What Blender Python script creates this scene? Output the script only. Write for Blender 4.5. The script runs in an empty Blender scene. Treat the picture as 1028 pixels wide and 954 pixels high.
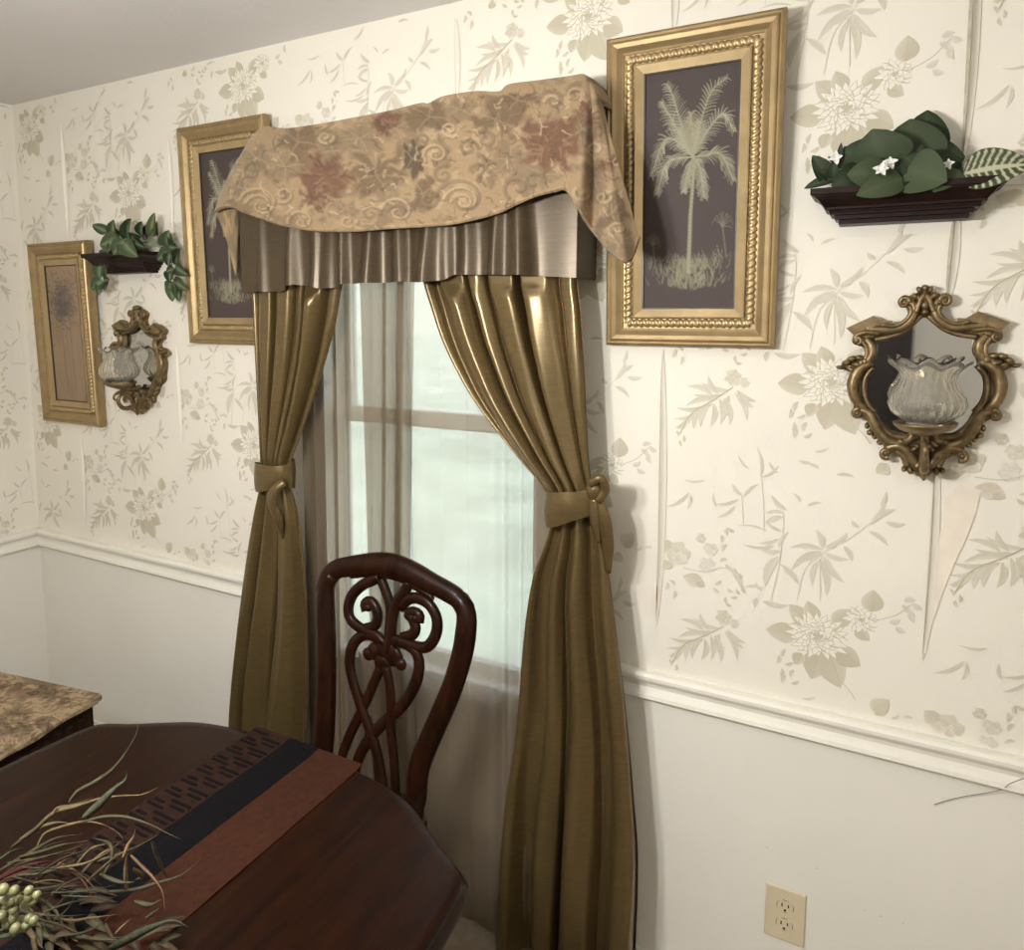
import bpy, math, random
import numpy as np
from mathutils import Vector, Matrix
random.seed(7); rng = np.random.default_rng(7)
PI = math.pi
scn = bpy.context.scene
COL = scn.collection

# ------------------------------------------------------------------ camera geometry (frame 1028 x 954)
F = 750.0; PP = np.array([469.0, 398.0])
_r = np.array([1353., -84., 750.]); _r /= np.linalg.norm(_r)
_n = np.array([421., 83., -750.]); _n -= _r * (_n @ _r); _n /= np.linalg.norm(_n)
_u = np.cross(_r, _n)
RW = np.array([_r, _n, _u])
CAM = np.array([0.0, -1.6678, 1.64])
def ray(u, v): return RW @ np.array([u - PP[0], -(v - PP[1]), -F])
def at(u, v, y=0.0):                       # the point of the upright plane y that lies under a pixel
    d = ray(u, v); return Vector(CAM + d * ((y - CAM[1]) / d[1]))
def on(u, v, z):                           # the point of the level plane z under a pixel
    d = ray(u, v); return Vector(CAM + d * ((z - CAM[2]) / d[2]))
def px(p):
    c = RW.T @ (np.array(p) - CAM); return PP[0] + F * c[0] / -c[2], PP[1] - F * c[1] / -c[2]

# ------------------------------------------------------------------ helpers
def cat(pts, n):
    """smooth open curve through pts, n samples"""
    P = [Vector(p) for p in pts]
    if len(P) == 2:
        return [P[0].lerp(P[1], i / (n - 1)) for i in range(n)]
    L = [0.0]
    for a, b in zip(P, P[1:]): L.append(L[-1] + max((b - a).length, 1e-7))
    out = []
    for i in range(n):
        s = L[-1] * i / (n - 1); k = 0
        while k < len(P) - 2 and s > L[k + 1]: k += 1
        t = (s - L[k]) / (L[k + 1] - L[k])
        p1, p2 = P[k], P[k + 1]
        p0 = P[k - 1] if k else p1 * 2 - p2
        p3 = P[k + 2] if k + 2 < len(P) else p2 * 2 - p1
        out.append(0.5 * ((2 * p1) + (p2 - p0) * t + (2 * p0 - 5 * p1 + 4 * p2 - p3) * t * t + (3 * p1 - p0 - 3 * p2 + p3) * t ** 3))
    return out

class MB:
    def __init__(s): s.v = []; s.f = []; s.m = []; s.c = []; s.sm = []
    def add(s, vs, fs, mat=0, col=None, smooth=True):
        o = len(s.v); s.v += [tuple(p) for p in vs]
        s.f += [tuple(i + o for i in f) for f in fs]
        s.m += [mat] * len(fs); s.sm += [smooth] * len(fs)
        if col is None: col = (1, 1, 1)
        if len(col) == len(vs) and not isinstance(col[0], (int, float)): s.c += [tuple(c) for c in col]
        else: s.c += [tuple(col)] * len(vs)
        return o
    def box(s, a, b, mat=0, col=None):
        x0, y0, z0 = a; x1, y1, z1 = b
        vs = [(x, y, z) for z in (z0, z1) for y in (y0, y1) for x in (x0, x1)]
        s.add(vs, [(0, 2, 3, 1), (4, 5, 7, 6), (0, 1, 5, 4), (1, 3, 7, 5), (3, 2, 6, 7), (2, 0, 4, 6)], mat, col, False)
    def grid(s, P, mat=0, col=None, smooth=True, wrap=False):
        """P[i][j] points"""
        ni, nj = len(P), len(P[0]); vs = [p for r in P for p in r]; fs = []
        for i in range(ni - 1):
            for j in range(nj if wrap else nj - 1):
                k = (j + 1) % nj
                fs.append((i * nj + j, i * nj + k, (i + 1) * nj + k, (i + 1) * nj + j))
        s.add(vs, fs, mat, col, smooth)
    def tube(s, path, r, n=8, mat=0, col=None, flat=None, cap=True):
        """tapered tube; r a number or list; flat = (axis vector, factor): squash along the axis"""
        P = [Vector(p) for p in path]; m = len(P)
        R = r if isinstance(r, (list, tuple)) else [r] * m
        if len(R) != m: R = [R[min(int(i / (m - 1) * (len(R) - 1)), len(R) - 2)] * (1 - (i / (m - 1) * (len(R) - 1) - min(int(i / (m - 1) * (len(R) - 1)), len(R) - 2))) + R[min(int(i / (m - 1) * (len(R) - 1)), len(R) - 2) + 1] * (i / (m - 1) * (len(R) - 1) - min(int(i / (m - 1) * (len(R) - 1)), len(R) - 2)) for i in range(m)]
        rows = []; prev = None
        for i in range(m):
            t = (P[min(i + 1, m - 1)] - P[max(i - 1, 0)])
            if t.length < 1e-9: t = Vector((0, 0, 1))
            t.normalize()
            if prev is None:
                a = Vector((0, 1, 0)) if abs(t.y) < .9 else Vector((1, 0, 0))
                x = (a - t * a.dot(t)).normalized()
            else:
                x = prev - t * prev.dot(t)
                x = x.normalized() if x.length > 1e-6 else t.orthogonal().normalized()
            prev = x; y = t.cross(x); row = []
            for k in range(n):
                q = (x * math.cos(2 * PI * k / n) + y * math.sin(2 * PI * k / n)) * R[i]
                if flat: q = q - flat[0] * q.dot(flat[0]) * (1 - flat[1])
                row.append(P[i] + q)
            rows.append(row)
        o = len(s.v); s.grid(rows, mat, col, True, True)
        if cap:
            s.f += [tuple(o + k for k in reversed(range(n))), tuple(o + (m - 1) * n + k for k in range(n))]
            s.m += [mat] * 2; s.sm += [False] * 2
    def lathe(s, prof, c=(0, 0, 0), n=24, mat=0, col=None, fn=None):
        rows = []
        for r, z in prof:
            row = []
            for k in range(n):
                a = 2 * PI * k / n; rr, zz = (r, z) if fn is None else fn(r, z, a)
                row.append((c[0] + rr * math.cos(a), c[1] + rr * math.sin(a), c[2] + zz))
            rows.append(row)
        s.grid(rows, mat, col, True, True)
    def prism(s, outline, depth, mat=0, col=None):
        """outline = coplanar 3D points, depth = vector"""
        P = [Vector(p) for p in outline]; d = Vector(depth); n = len(P)
        s.add(P + [p + d for p in P], [tuple(range(n)), tuple(reversed(range(n, 2 * n)))] + [(i, i + n, (i + 1) % n + n, (i + 1) % n) for i in range(n)], mat, col, False)
    def ball(s, c, r, mat=0, col=None, n=10, m=7, rot=None):
        r = r if isinstance(r, (tuple, list)) else (r, r, r); rows = []
        for i in range(m + 1):
            a = -PI / 2 + PI * i / m; row = []
            for k in range(n):
                b = 2 * PI * k / n
                q = Vector((r[0] * math.cos(a) * math.cos(b), r[1] * math.cos(a) * math.sin(b), r[2] * math.sin(a)))
                if rot: q = rot @ q
                row.append(Vector(c) + q)
            rows.append(row)
        s.grid(rows, mat, col, True, True)
    def build(s, name, mats, parent=None, loc=None, bevel=0):
        me = bpy.data.meshes.new(name); me.from_pydata(s.v, [], s.f); 
        me.polygons.foreach_set('material_index', s.m); me.polygons.foreach_set('use_smooth', s.sm)
        if any(c != (1, 1, 1) for c in s.c):
            ca = me.color_attributes.new('Col', 'FLOAT_COLOR', 'POINT')
            ca.data.foreach_set('color', np.c_[np.array(s.c, dtype=np.float32), np.ones(len(s.c), np.float32)].ravel())
        for m in (mats if isinstance(mats, (list, tuple)) else [mats]): me.materials.append(m)
        me.update(); o = bpy.data.objects.new(name, me); COL.objects.link(o)
        if parent: o.parent = parent
        if loc: o.location = loc
        if bevel:
            b = o.modifiers.new('bevel', 'BEVEL'); b.width = bevel; b.segments = 2; b.limit_method = 'ANGLE'
        return o

def tag(o, label=None, cat_=None, group=None, kind=None):
    if label: o['label'] = label
    if cat_: o['category'] = cat_
    if group: o['group'] = group
    if kind: o['kind'] = kind
    return o
def thing(name, label, cat_, loc=(0, 0, 0), rz=0, group=None):
    o = bpy.data.objects.new(name, None); COL.objects.link(o); o.empty_display_size = .05
    o.location = loc; o.rotation_euler = (0, 0, rz)
    return tag(o, label, cat_, group)
def copy_tree(o, parent=None):
    c = o.copy(); COL.objects.link(c); c.parent = parent
    for ch in list(o.children): copy_tree(ch, c)
    return c

# ------------------------------------------------------------------ materials
def mat(name, base=(.8, .8, .8), rough=.5, metal=0, coat=0, spec=.5, sheen=0):
    m = bpy.data.materials.new(name); m.use_nodes = True; b = m.node_tree.nodes['Principled BSDF']
    b.inputs['Base Color'].default_value = (*base, 1); b.inputs['Roughness'].default_value = rough
    b.inputs['Metallic'].default_value = metal; b.inputs['Coat Weight'].default_value = coat
    b.inputs['Specular IOR Level'].default_value = spec; b.inputs['Sheen Weight'].default_value = sheen
    return m
class N:
    def __init__(s, m): s.m = m; s.t = m.node_tree; s.b = s.t.nodes['Principled BSDF']
    def new(s, ty, **k):
        n = s.t.nodes.new(ty)
        for a, v in k.items():
            if a in n.inputs: n.inputs[a].default_value = v
            else: setattr(n, a, v)
        return n
    def link(s, a, b): s.t.links.new(a, b)
    def coord(s, scale=(1, 1, 1), rot=(0, 0, 0), src='Object'):
        c = s.new('ShaderNodeTexCoord'); mp = s.new('ShaderNodeMapping')
        mp.inputs['Scale'].default_value = scale; mp.inputs['Rotation'].default_value = rot
        s.link(c.outputs[src], mp.inputs['Vector']); return mp.outputs['Vector']
    def noise(s, vec, scale, detail=3, rough=.5, dist=0):
        n = s.new('ShaderNodeTexNoise'); n.inputs['Scale'].default_value = scale; n.inputs['Detail'].default_value = detail
        n.inputs['Roughness'].default_value = rough; n.inputs['Distortion'].default_value = dist
        s.link(vec, n.inputs['Vector']); return n.outputs['Fac']
    def ramp(s, fac, stops, interp='LINEAR'):
        r = s.new('ShaderNodeValToRGB'); e = r.color_ramp.elements; r.color_ramp.interpolation = interp
        while len(e) < len(stops): e.new(.5)
        for k, (p, c) in enumerate(stops): e[k].position = p; e[k].color = (*c, 1) if len(c) == 3 else c
        s.link(fac, r.inputs['Fac']); return r.outputs['Color']
    def bump(s, h, strength=.2, dist=.002):
        n = s.new('ShaderNodeBump'); n.inputs['Strength'].default_value = strength; n.inputs['Distance'].default_value = dist
        s.link(h, n.inputs['Height']); s.link(n.outputs['Normal'], s.b.inputs['Normal'])
    def col(s, c): s.link(c, s.b.inputs['Base Color'])
    def attr(s):
        a = s.new('ShaderNodeAttribute'); a.attribute_name = 'Col'; return a.outputs['Color']
    def mix(s, a, b, fac, mode='MIX'):
        n = s.new('ShaderNodeMix'); n.data_type = 'RGBA'; n.blend_type = mode
        if isinstance(fac, float): n.inputs[0].default_value = fac
        else: s.link(fac, n.inputs[0])
        for i, q in ((6, a), (7, b)):
            if isinstance(q, tuple): n.inputs[i].default_value = (*q, 1)
            else: s.link(q, n.inputs[i])
        return n.outputs[2]

PAPER = (.80, .755, .66)
M = {}
def noisy(name, base, var, scale, rough=.5, bump=.15, bscale=60, bdist=.002, **k):
    m = mat(name, base, rough, **k); n = N(m); v = n.coord()
    n.col(n.ramp(n.noise(v, scale, 4), [(.3, tuple(c * (1 - var) for c in base)), (.7, tuple(min(1, c * (1 + var)) for c in base))]))
    if bump: n.bump(n.noise(v, bscale, 3), bump, bdist)
    M[name] = m; return m
noisy('wallpaper', PAPER, .025, 3, .75, .25, 420, .0008, spec=.25)
noisy('wainscot', (.79, .755, .68), .02, 4, .7, .25, 500, .0008, spec=.25)
noisy('ceiling_paint', (.70, .675, .66), .02, 3, .9, .5, 160, .003, spec=.1)
noisy('trim_paint', (.80, .765, .68), .02, 6, .45, .05, 60)
noisy('carpet', (.30, .24, .17), .15, 30, .95, .5, 500, .004)
noisy('gilt', (.36, .26, .13), .12, 25, .42, .12, 200, .0008, metal=.7)
noisy('gilt_liner', (.46, .34, .18), .10, 25, .38, .12, 200, .0008, metal=.7)
noisy('antique_gold', (.20, .14, .068), .4, 60, .42, .25, 150, .001, metal=.65)
noisy('dark_lip', (.045, .03, .018), .2, 40, .4, 0)
noisy('ledge_wood', (.014, .0055, .004), .4, 30, .42, .1, 90, spec=.2)
noisy('ivory_plastic', (.66, .57, .39), .02, 20, .4, 0)
noisy('slot_black', (.015, .012, .01), .1, 20, .6, 0)
noisy('vinyl_white', (.74, .74, .72), .02, 10, .4, 0)
noisy('stem_green', (.05, .075, .03), .2, 60, .6, .1, 200)
noisy('white_petal', (.72, .70, .66), .06, 60, .6, .05, 200)
noisy('thread', (.18, .16, .14), .1, 60, .8, 0)
noisy('peach_backing', (.80, .71, .60), .05, 25, .85, .2, 300, .001)
noisy('seam_dark', (.50, .45, .36), .15, 60, .9, 0)
noisy('berry_skin', (.16, .155, .07), .25, 50, .4, .05, 300)
noisy('dark_door', (.03, .02, .016), .3, 6, .5, .1, 40)
noisy('lawn', (.62, .70, .58), .2, 1, .9, .2, 30)
noisy('foam_base', (.022, .016, .009), .5, 90, .95, .8, 120, .006, spec=.05)

m = mat('print', rough=.75, spec=.25); n = N(m); n.col(n.attr()); n.bump(n.noise(n.coord(), 420, 3), .25, .0008); M['print'] = m
m = mat('leaf', rough=.62, spec=.18); n = N(m); n.col(n.attr()); n.bump(n.noise(n.coord(), 180, 3), .15, .001); M['leaf'] = m
m = mat('dried', rough=.75, spec=.2); n = N(m); n.col(n.mix(n.attr(), n.ramp(n.noise(n.coord(), 70, 3), [(.3, (.55, .5, .5)), (.7, (1.2, 1.15, 1.1))]), .8, 'MULTIPLY')); M['dried'] = m
m = mat('art_print', rough=.62, spec=.25); n = N(m); n.col(n.attr()); M['art_print'] = m
# painted tapestry weave
m = mat('tapestry', rough=.85, spec=.15, sheen=.15); n = N(m); v = n.coord()
n.col(n.mix(n.attr(), n.ramp(n.noise(v, 380, 2), [(.3, (.86, .86, .86)), (.7, (1.1, 1.1, 1.1))]), .9, 'MULTIPLY')); n.bump(n.noise(v, 500, 2), .3, .001); M['tapestry'] = m
# unpainted tapestry for the chest runner and the seat
m = mat('tapestry_flower', rough=.85, spec=.15); n = N(m); v = n.coord((1, 1, 1))
c = n.ramp(n.noise(v, 8, 4, .6, 1.2), [(.38, (.16, .115, .075)), (.46, (.22, .16, .10)), (.52, (.36, .27, .17)), (.72, (.31, .23, .14))])
c2 = n.ramp(n.noise(v, 22, 3, .5, 2.5), [(.42, (.6, .55, .5)), (.5, (1, 1, 1)), (.62, (1.1, 1.05, 1))])
n.col(n.mix(c, c2, .9, 'MULTIPLY')); n.bump(n.noise(v, 500, 2), .3, .001); M['tapestry_flower'] = m
# slubby silk
def silk(name, base, rough=.38, metal=.45):
    m = mat(name, base, rough, metal=metal); n = N(m)
    v = n.coord((28, 28, 330)); s = n.noise(v, 1, 3, .6)
    n.col(n.ramp(s, [(.3, tuple(c * .82 for c in base)), (.7, tuple(c * 1.15 for c in base))]))
    a = n.new('ShaderNodeMath', operation='ADD'); n.link(s, a.inputs[0]); n.link(n.noise(n.coord(), 45, 3), a.inputs[1])
    n.bump(a.outputs[0], .10, .001); M[name] = m
silk('bronze_silk', (.150, .103, .042), .29, .48)
silk('mocha_silk', (.080, .056, .031), .36, .4)
# mahogany
def wood(name, a, b, rough, coat, scale=(26, 3, 26), rot=(0, 0, 0)):
    m = mat(name, a, rough, coat=coat, spec=.13); n = N(m); v = n.coord(scale, rot)
    g = n.noise(v, 1.6, 5, .6, .8); n.col(n.ramp(g, [(.32, a), (.68, b)]))
    m.node_tree.nodes['Principled BSDF'].inputs['Coat Roughness'].default_value = .12
    n.bump(n.noise(v, 5, 3), .05, .001); M[name] = m
wood('mahogany_top', (.0050, .0014, .0006), (.0185, .0047, .0013), .34, .06, (34, 4, 34), (0, 0, math.radians(68)))
wood('mahogany', (.0075, .0023, .0010), (.027, .0076, .0024), .36, .08, (30, 30, 6))
wood('chest_wood', (.018, .008, .006), (.04, .018, .012), .4, .2, (60, 60, 5))
# runner: woven stripes are separate materials
noisy('runner_rib', (.022, .0095, .0065), .25, 90, .85, .5, 300, .002, spec=.1)
noisy('runner_dash', (.0045, .003, .003), .2, 90, .9, .4, 300, .002, spec=.1)
noisy('runner_black', (.0035, .003, .0038), .3, 120, .9, .4, 300, .002, spec=.1)
noisy('runner_brown', (.038, .013, .0065), .18, 90, .8, .4, 300, .0015, spec=.1)
# mirror, glass, sheer
M['mirror'] = mat('mirror', (.52, .52, .51), .015, metal=1)
m = mat('cup_glass', (1, .97, .89), .04); b = m.node_tree.nodes['Principled BSDF']; b.inputs['Transmission Weight'].default_value = .91; b.inputs['IOR'].default_value = 1.40; M['cup_glass'] = m
m = mat('pane_glass', (1, 1, 1), .0); b = m.node_tree.nodes['Principled BSDF']; b.inputs['Transmission Weight'].default_value = 1; b.inputs['IOR'].default_value = 1.05; M['pane_glass'] = m
m = bpy.data.materials.new('sheer'); m.use_nodes = True; t = m.node_tree; t.nodes.remove(t.nodes['Principled BSDF'])
out = t.nodes['Material Output']; tr = t.nodes.new('ShaderNodeBsdfTransparent'); tl = t.nodes.new('ShaderNodeBsdfTranslucent'); df = t.nodes.new('ShaderNodeBsdfDiffuse')
tr.inputs[0].default_value = (.97, .96, .93, 1); tl.inputs[0].default_value = (.50, .42, .33, 1); df.inputs[0].default_value = (.185, .138, .09, 1)
m1 = t.nodes.new('ShaderNodeMixShader'); m2 = t.nodes.new('ShaderNodeMixShader'); m1.inputs[0].default_value = .55; m2.inputs[0].default_value = .62
wv = t.nodes.new('ShaderNodeTexNoise'); tc = t.nodes.new('ShaderNodeTexCoord'); mp = t.nodes.new('ShaderNodeMapping'); mp.inputs['Scale'].default_value = (900, 20, 300)
t.links.new(tc.outputs['Object'], mp.inputs[0]); t.links.new(mp.outputs[0], wv.inputs['Vector']); mr = t.nodes.new('ShaderNodeMapRange')
mr.inputs['To Min'].default_value = .66; mr.inputs['To Max'].default_value = .82; t.links.new(wv.outputs['Fac'], mr.inputs['Value']); t.links.new(mr.outputs[0], m2.inputs[0])
t.links.new(tl.outputs[0], m1.inputs[1]); t.links.new(df.outputs[0], m1.inputs[2]); t.links.new(tr.outputs[0], m2.inputs[1]); t.links.new(m1.outputs[0], m2.inputs[2]); t.links.new(m2.outputs[0], out.inputs[0])
M['sheer'] = m

# ------------------------------------------------------------------ the room
XL, XR, YF, ZC = -2.842, 1.9, -4.2, 2.398
WX0, WX1, WZ0, WZ1 = -1.40, -.715, .665, 2.02        # window opening
RAIL = .81
# wallpaper print: one drawn cell (0.531 wide, 0.5335 tall), half-drop repeat
SW, SH = .5312, .5335; SX = -.428
def q5(cx, cy):                    # drawing coordinates of the clean strip -> (dx, z) on the wall
    p = at(620 + cx / 2.726, 350 + cy / 2.726); return (p.x - SX, p.z)
FADE = .25
K5 = .000783                       # metres per drawing unit
TAN = (.40, .34, .215); OLV = (.47, .42, .29); GRY = (.545, .51, .42); PALE = (.66, .62, .53); CREAM = (.86, .82, .73)
cell = []                          # list of (pts(dx,z), faces, cols)
def mixc(a, b, t): return tuple(x * (1 - t) + y * t for x, y in zip(a, b))
def pleaf(b, t, w, c, c2=None, raw=False, bend=.12, n=6):
    b = Vector(b if raw else q5(*b)); t = Vector(t if raw else q5(*t)); d = t - b; L = d.length
    if L < 1e-6: return
    s = Vector((-d.y, d.x)) / L; w = w if raw else w * K5
    c2 = c2 or mixc(c, PAPER, .45); pts = []; cols = []; bd = bend * random.choice((-1, 1))
    for i in range(n + 1):
        k = i / n; hw = w * .5 * math.sin(PI * min(1, k ** .8 * .97 + .03)) ** .8
        m_ = b + d * k + s * L * bd * math.sin(PI * k)
        pts += [m_ + s * hw, m_, m_ - s * hw]; cols += [c2, mixc(c, c2, k * .6), mixc(c, c2, .25)]
    fs = []
    for i in range(n):
        o = i * 3; fs += [(o, o + 1, o + 4, o + 3), (o + 1, o + 2, o + 5, o + 4)]
    cell.append((pts, fs, [mixc(c, PAPER, FADE) if c[0] < PAPER[0] else mixc(c, PAPER, .2) for c in cols]))
def pstem(pts, w=2.2, c=GRY):
    P = cat([(*q5(*p), 0) for p in pts], 10); v = []; 
    for i, p in enumerate(P):
        d = (P[min(i + 1, 9)] - P[max(i - 1, 0)]).normalized(); s = Vector((-d.y, d.x, 0)) * w * K5 * .5
        v += [(p + s).to_2d(), (p - s).to_2d()]
    cell.append((v, [(2 * i, 2 * i + 1, 2 * i + 3, 2 * i + 2) for i in range(9)], [c] * 20))
def pmum(c, R, rings=((24, 1, .26), (20, .80, .27), (16, .60, .28), (12, .42, .30), (8, .26, .34))):
    c = Vector(q5(*c)); R *= K5
    for k, (nn, rr, ww) in enumerate(rings):
        for i in range(nn):
            a = 2 * PI * (i + random.random() * .5 + k * .4) / nn; L = R * rr * random.uniform(.85, 1.12)
            d = Vector((math.cos(a), math.sin(a) * .85)); b = c + d * R * rr * .22; t = c + d * L
            pleaf(b - d * R * .01, t + d * R * .02, R * ww * 1.12, mixc(TAN, GRY, .3), OLV, True, .03, 6)
            pleaf(b + d * R * .03, b.lerp(t, .98), R * ww * .86, mixc(CREAM, GRY, .45), CREAM, True, .03, 6)
    for i in range(9):
        a = random.random() * 6.3; pleaf(c, c + Vector((math.cos(a), math.sin(a))) * R * .2, R * .1, TAN, OLV, True, .1, 4)
def prose(c, r, col=OLV):
    c = Vector(q5(*c)); r *= K5
    for rr, nn in ((1, 6), (.68, 5), (.4, 4)):
        for i in range(nn):
            a = 2 * PI * (i + random.random() * .4) / nn; d = Vector((math.cos(a), math.sin(a)))
            pleaf(c + d * r * rr * .15, c + d * r * rr, r * rr * .95, mixc(col, PALE, random.uniform(.1, .6)), mixc(col, CREAM, random.uniform(.4, .8)), True, .15, 5)
def sprig(pts, L, col=GRY):
    for (x, y) in pts:
        a = random.random() * 6.3; pleaf((x - math.cos(a) * L / 2, y - math.sin(a) * L / 2), (x + math.cos(a) * L / 2, y + math.sin(a) * L / 2), L * .45, col)
# big flower with its leaves
for b, t, w in (((490, 790), (406, 768), 58), ((520, 760), (470, 700), 50), ((535, 750), (520, 690), 44), ((560, 830), (530, 905), 66), ((575, 830), (610, 930), 72), ((600, 820), (665, 870), 60), ((590, 760), (650, 715), 46), ((505, 835), (485, 865), 34), ((690, 720), (700, 660), 52), ((650, 770), (690, 800), 34)):
    pleaf(b, t, w, mixc(TAN, OLV, random.random()), mixc(OLV, PALE, random.uniform(.3, .7)), bend=.05); pleaf(b, t, 3, TAN, OLV, bend=.04)
pmum((548, 787), 74); pmum((668, 742), 42, ((14, 1, .34), (10, .7, .34), (7, .4, .34)))
sprig([(440, 850), (468, 862), (448, 885), (478, 890), (486, 912), (455, 905), (455, 832)], 24, OLV)
sprig([(800, 690), (808, 735), (776, 770), (790, 715), (760, 745), (820, 705)], 34, GRY); pstem([(700, 745), (760, 730), (805, 700)]); pstem([(600, 900), (630, 930), (650, 960)])
# fern spray
for b, t in (((275, 765), (205, 735)), ((262, 775), (185, 762)), ((250, 785), (165, 790)), ((235, 795), (140, 790)), ((225, 800), (135, 818)), ((280, 780), (275, 832)), ((265, 785), (282, 858)), ((255, 785), (256, 852)), ((240, 795), (230, 852)), ((222, 800), (205, 850)), ((205, 805), (186, 852)), ((295, 775), (327, 852)), ((300, 770), (352, 806)), ((310, 785), (345, 820)), ((250, 770), (225, 722)), ((235, 770), (170, 740)), ((190, 812), (160, 850)), ((180, 815), (138, 842))):
    pleaf(b, t, 15, mixc(OLV, GRY, random.random()), mixc(PALE, OLV, .3))
pstem([(290, 760), (240, 785), (180, 812), (150, 860)], 3, OLV)
prose((290, 735), 24, TAN); prose((318, 752), 15, OLV); sprig([(305, 700), (318, 680), (310, 662), (330, 665), (298, 690), (345, 660)], 20, OLV); sprig([(150, 840), (145, 858), (160, 872), (154, 884)], 18, OLV)
# bamboo leaves
BAM = [((560, 550), (470, 545), 15), ((555, 555), (475, 607), 17), ((560, 560), (495, 577), 12), ((553, 575), (570, 678), 18), ((550, 580), (534, 650), 14), ((565, 570), (622, 642), 19), ((570, 560), (635, 577), 15), ((560, 545), (543, 494), 17), ((570, 545), (608, 520), 15), ((600, 530), (628, 503), 12), ((620, 540), (642, 584), 14),
 ((450, 555), (383, 545), 13), ((440, 568), (404, 652), 24), ((455, 600), (492, 642), 17), ((445, 590), (498, 648), 12), ((430, 540), (342, 535), 9), ((440, 520), (385, 532), 10), ((410, 500), (328, 485), 6), ((450, 500), (403, 470), 10), ((462, 442), (420, 400), 13), ((455, 450), (404, 450), 11), ((452, 460), (404, 478), 12), ((440, 545), (470, 500), 10),
 ((340, 402), (313, 368), 11), ((345, 405), (388, 370), 9), ((330, 412), (268, 425), 9), ((322, 430), (272, 462), 9), ((270, 432), (264, 393), 9), ((195, 395), (133, 432), 9), ((200, 400), (190, 442), 8), ((392, 350), (380, 268), 7), ((395, 352), (442, 318), 8), ((415, 310), (442, 342), 7), ((528, 312), (494, 305), 10), ((524, 315), (552, 330), 9), ((540, 282), (582, 270), 7), ((600, 345), (650, 352), 10), ((360, 330), (330, 290), 6),
 ((398, 690), (468, 702), 16), ((382, 682), (376, 708), 12), ((395, 662), (378, 640), 10), ((350, 652), (402, 656), 9), ((700, 470), (760, 440), 16), ((690, 480), (730, 420), 13), ((735, 475), (790, 480), 14), ((690, 500), (740, 540), 12), ((720, 430), (735, 390), 11), ((660, 490), (640, 470), 12), ((520, 430), (560, 422), 8), ((500, 420), (480, 395), 7), ((240, 360), (180, 358), 7)]
for b, t, w in BAM: pleaf(b, t, w, mixc(OLV, GRY, random.uniform(.3, 1)), mixc(PALE, GRY, .35), bend=.1)
for s in ([(555, 690), (560, 560), (620, 530), (700, 470)], [(420, 690), (445, 570), (455, 470), (450, 440)], [(490, 690), (515, 600), (560, 560)], [(400, 500), (400, 430), (390, 300)], [(345, 480), (340, 400)]): pstem(s, 2, PALE)
# roses and blossoms
prose((165, 560), 38, OLV); pleaf((148, 545), (118, 525), 40, OLV); pleaf((150, 590), (120, 600), 28, OLV); prose((228, 518), 15, TAN); prose((255, 548), 21, OLV); prose((245, 592), 25, GRY); pleaf((230, 632), (180, 622), 42, OLV); pleaf((215, 640), (240, 650), 26, TAN)
sprig([(300, 500), (285, 520), (310, 495), (292, 545), (290, 580), (150, 640), (155, 672), (135, 650), (320, 610), (335, 625), (270, 660), (275, 640)], 22, OLV); sprig([(60, 545), (85, 545), (30, 520)], 20, GRY)
pleaf((20, 545), (45, 505), 44, OLV); pleaf((10, 560), (-10, 580), 34, OLV); pstem([(180, 600), (240, 610), (300, 600), (340, 655)]); pleaf((295, 590), (330, 612), 11, OLV); pleaf((300, 600), (345, 660), 7, GRY)

def paper_print(mb, x0, x1, zlo, zhi, fx, skip=None, k0=-6, k1=3):
    """fx(x, z, off) -> 3D point on the wall"""
    for k in range(k0, k1):
        for j in range(-2, 4):
            ox = SX + k * SW; oz = j * SH + (SH / 2 if k % 2 else 0)
            for i, (pts, fs, cols) in enumerate(cell):
                X = [p[0] + ox for p in pts]; Z = [p[1] + oz for p in pts]
                if min(X) < x0 or max(X) > x1 or min(Z) < zlo or max(Z) > zhi: continue
                if skip and skip(sum(X) / len(X), sum(Z) / len(Z)): continue
                off = .0004 + .0000035 * i
                mb.add([fx(x, z, off) for x, z in zip(X, Z)], fs, 1, cols, False)

wb = MB()
def wallpiece(x0, x1, z0, z1):
    wb.box((x0, 0, z0), (x1, .12, z1), 0 if z0 >= RAIL - .03 else 2)
zr = RAIL - .02
wallpiece(XL - .1, WX0, zr, ZC + .02); wallpiece(WX1, XR + .1, zr, ZC + .02); wallpiece(WX0, WX1, WZ1, ZC + .02)
wallpiece(XL - .1, WX0, -.02, zr); wallpiece(WX1, XR + .1, -.02, zr); wallpiece(WX0, WX1, -.02, WZ0)
paper_print(wb, XL + .003, 1.0, RAIL + .003, ZC - .004, lambda x, z, o: (x, -o, z), lambda x, z: WX0 - .02 < x < WX1 + .02 and z < 2.04)
# opened paper seams: a lifted, curling edge beside a bare sliver
def seam(x, segs, curl=.006, bare=.004, side=1):
    P = []
    for z0, z1 in segs:
        n_ = 14; rows = []; sl = []
        for i in range(n_ + 1):
            k = i / n_; z = z0 + (z1 - z0) * k; e = math.sin(PI * k) ** .6
            w = .011 * e + .001; h = curl * e
            xx = x + .003 * math.sin(z * 7)
            rows.append([(xx + side * (w * (1 - t)), -.0026 - h * t ** 2, z) for t in (0, .35, .7, 1)])
            sl.append([(xx - side * .0008, -.0022, z), (xx - side * (.0012 + bare * e), -.0022, z)])
        wb.grid(rows, 0, None, True); wb.grid(sl, 3, None, False)
seam(-2.553, [(1.90, 2.30)], .008); seam(-2.012, [(1.86, 2.2)], .003, .001); seam(-2.01, [(1.2, 1.55)], .004, .001)
seam(-.961, [(2.17, 2.36)], .006, .003); seam(-.428, [(2.235, 2.39)], .005); seam(-.427, [(.92, 1.56)], .010, .004)
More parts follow.
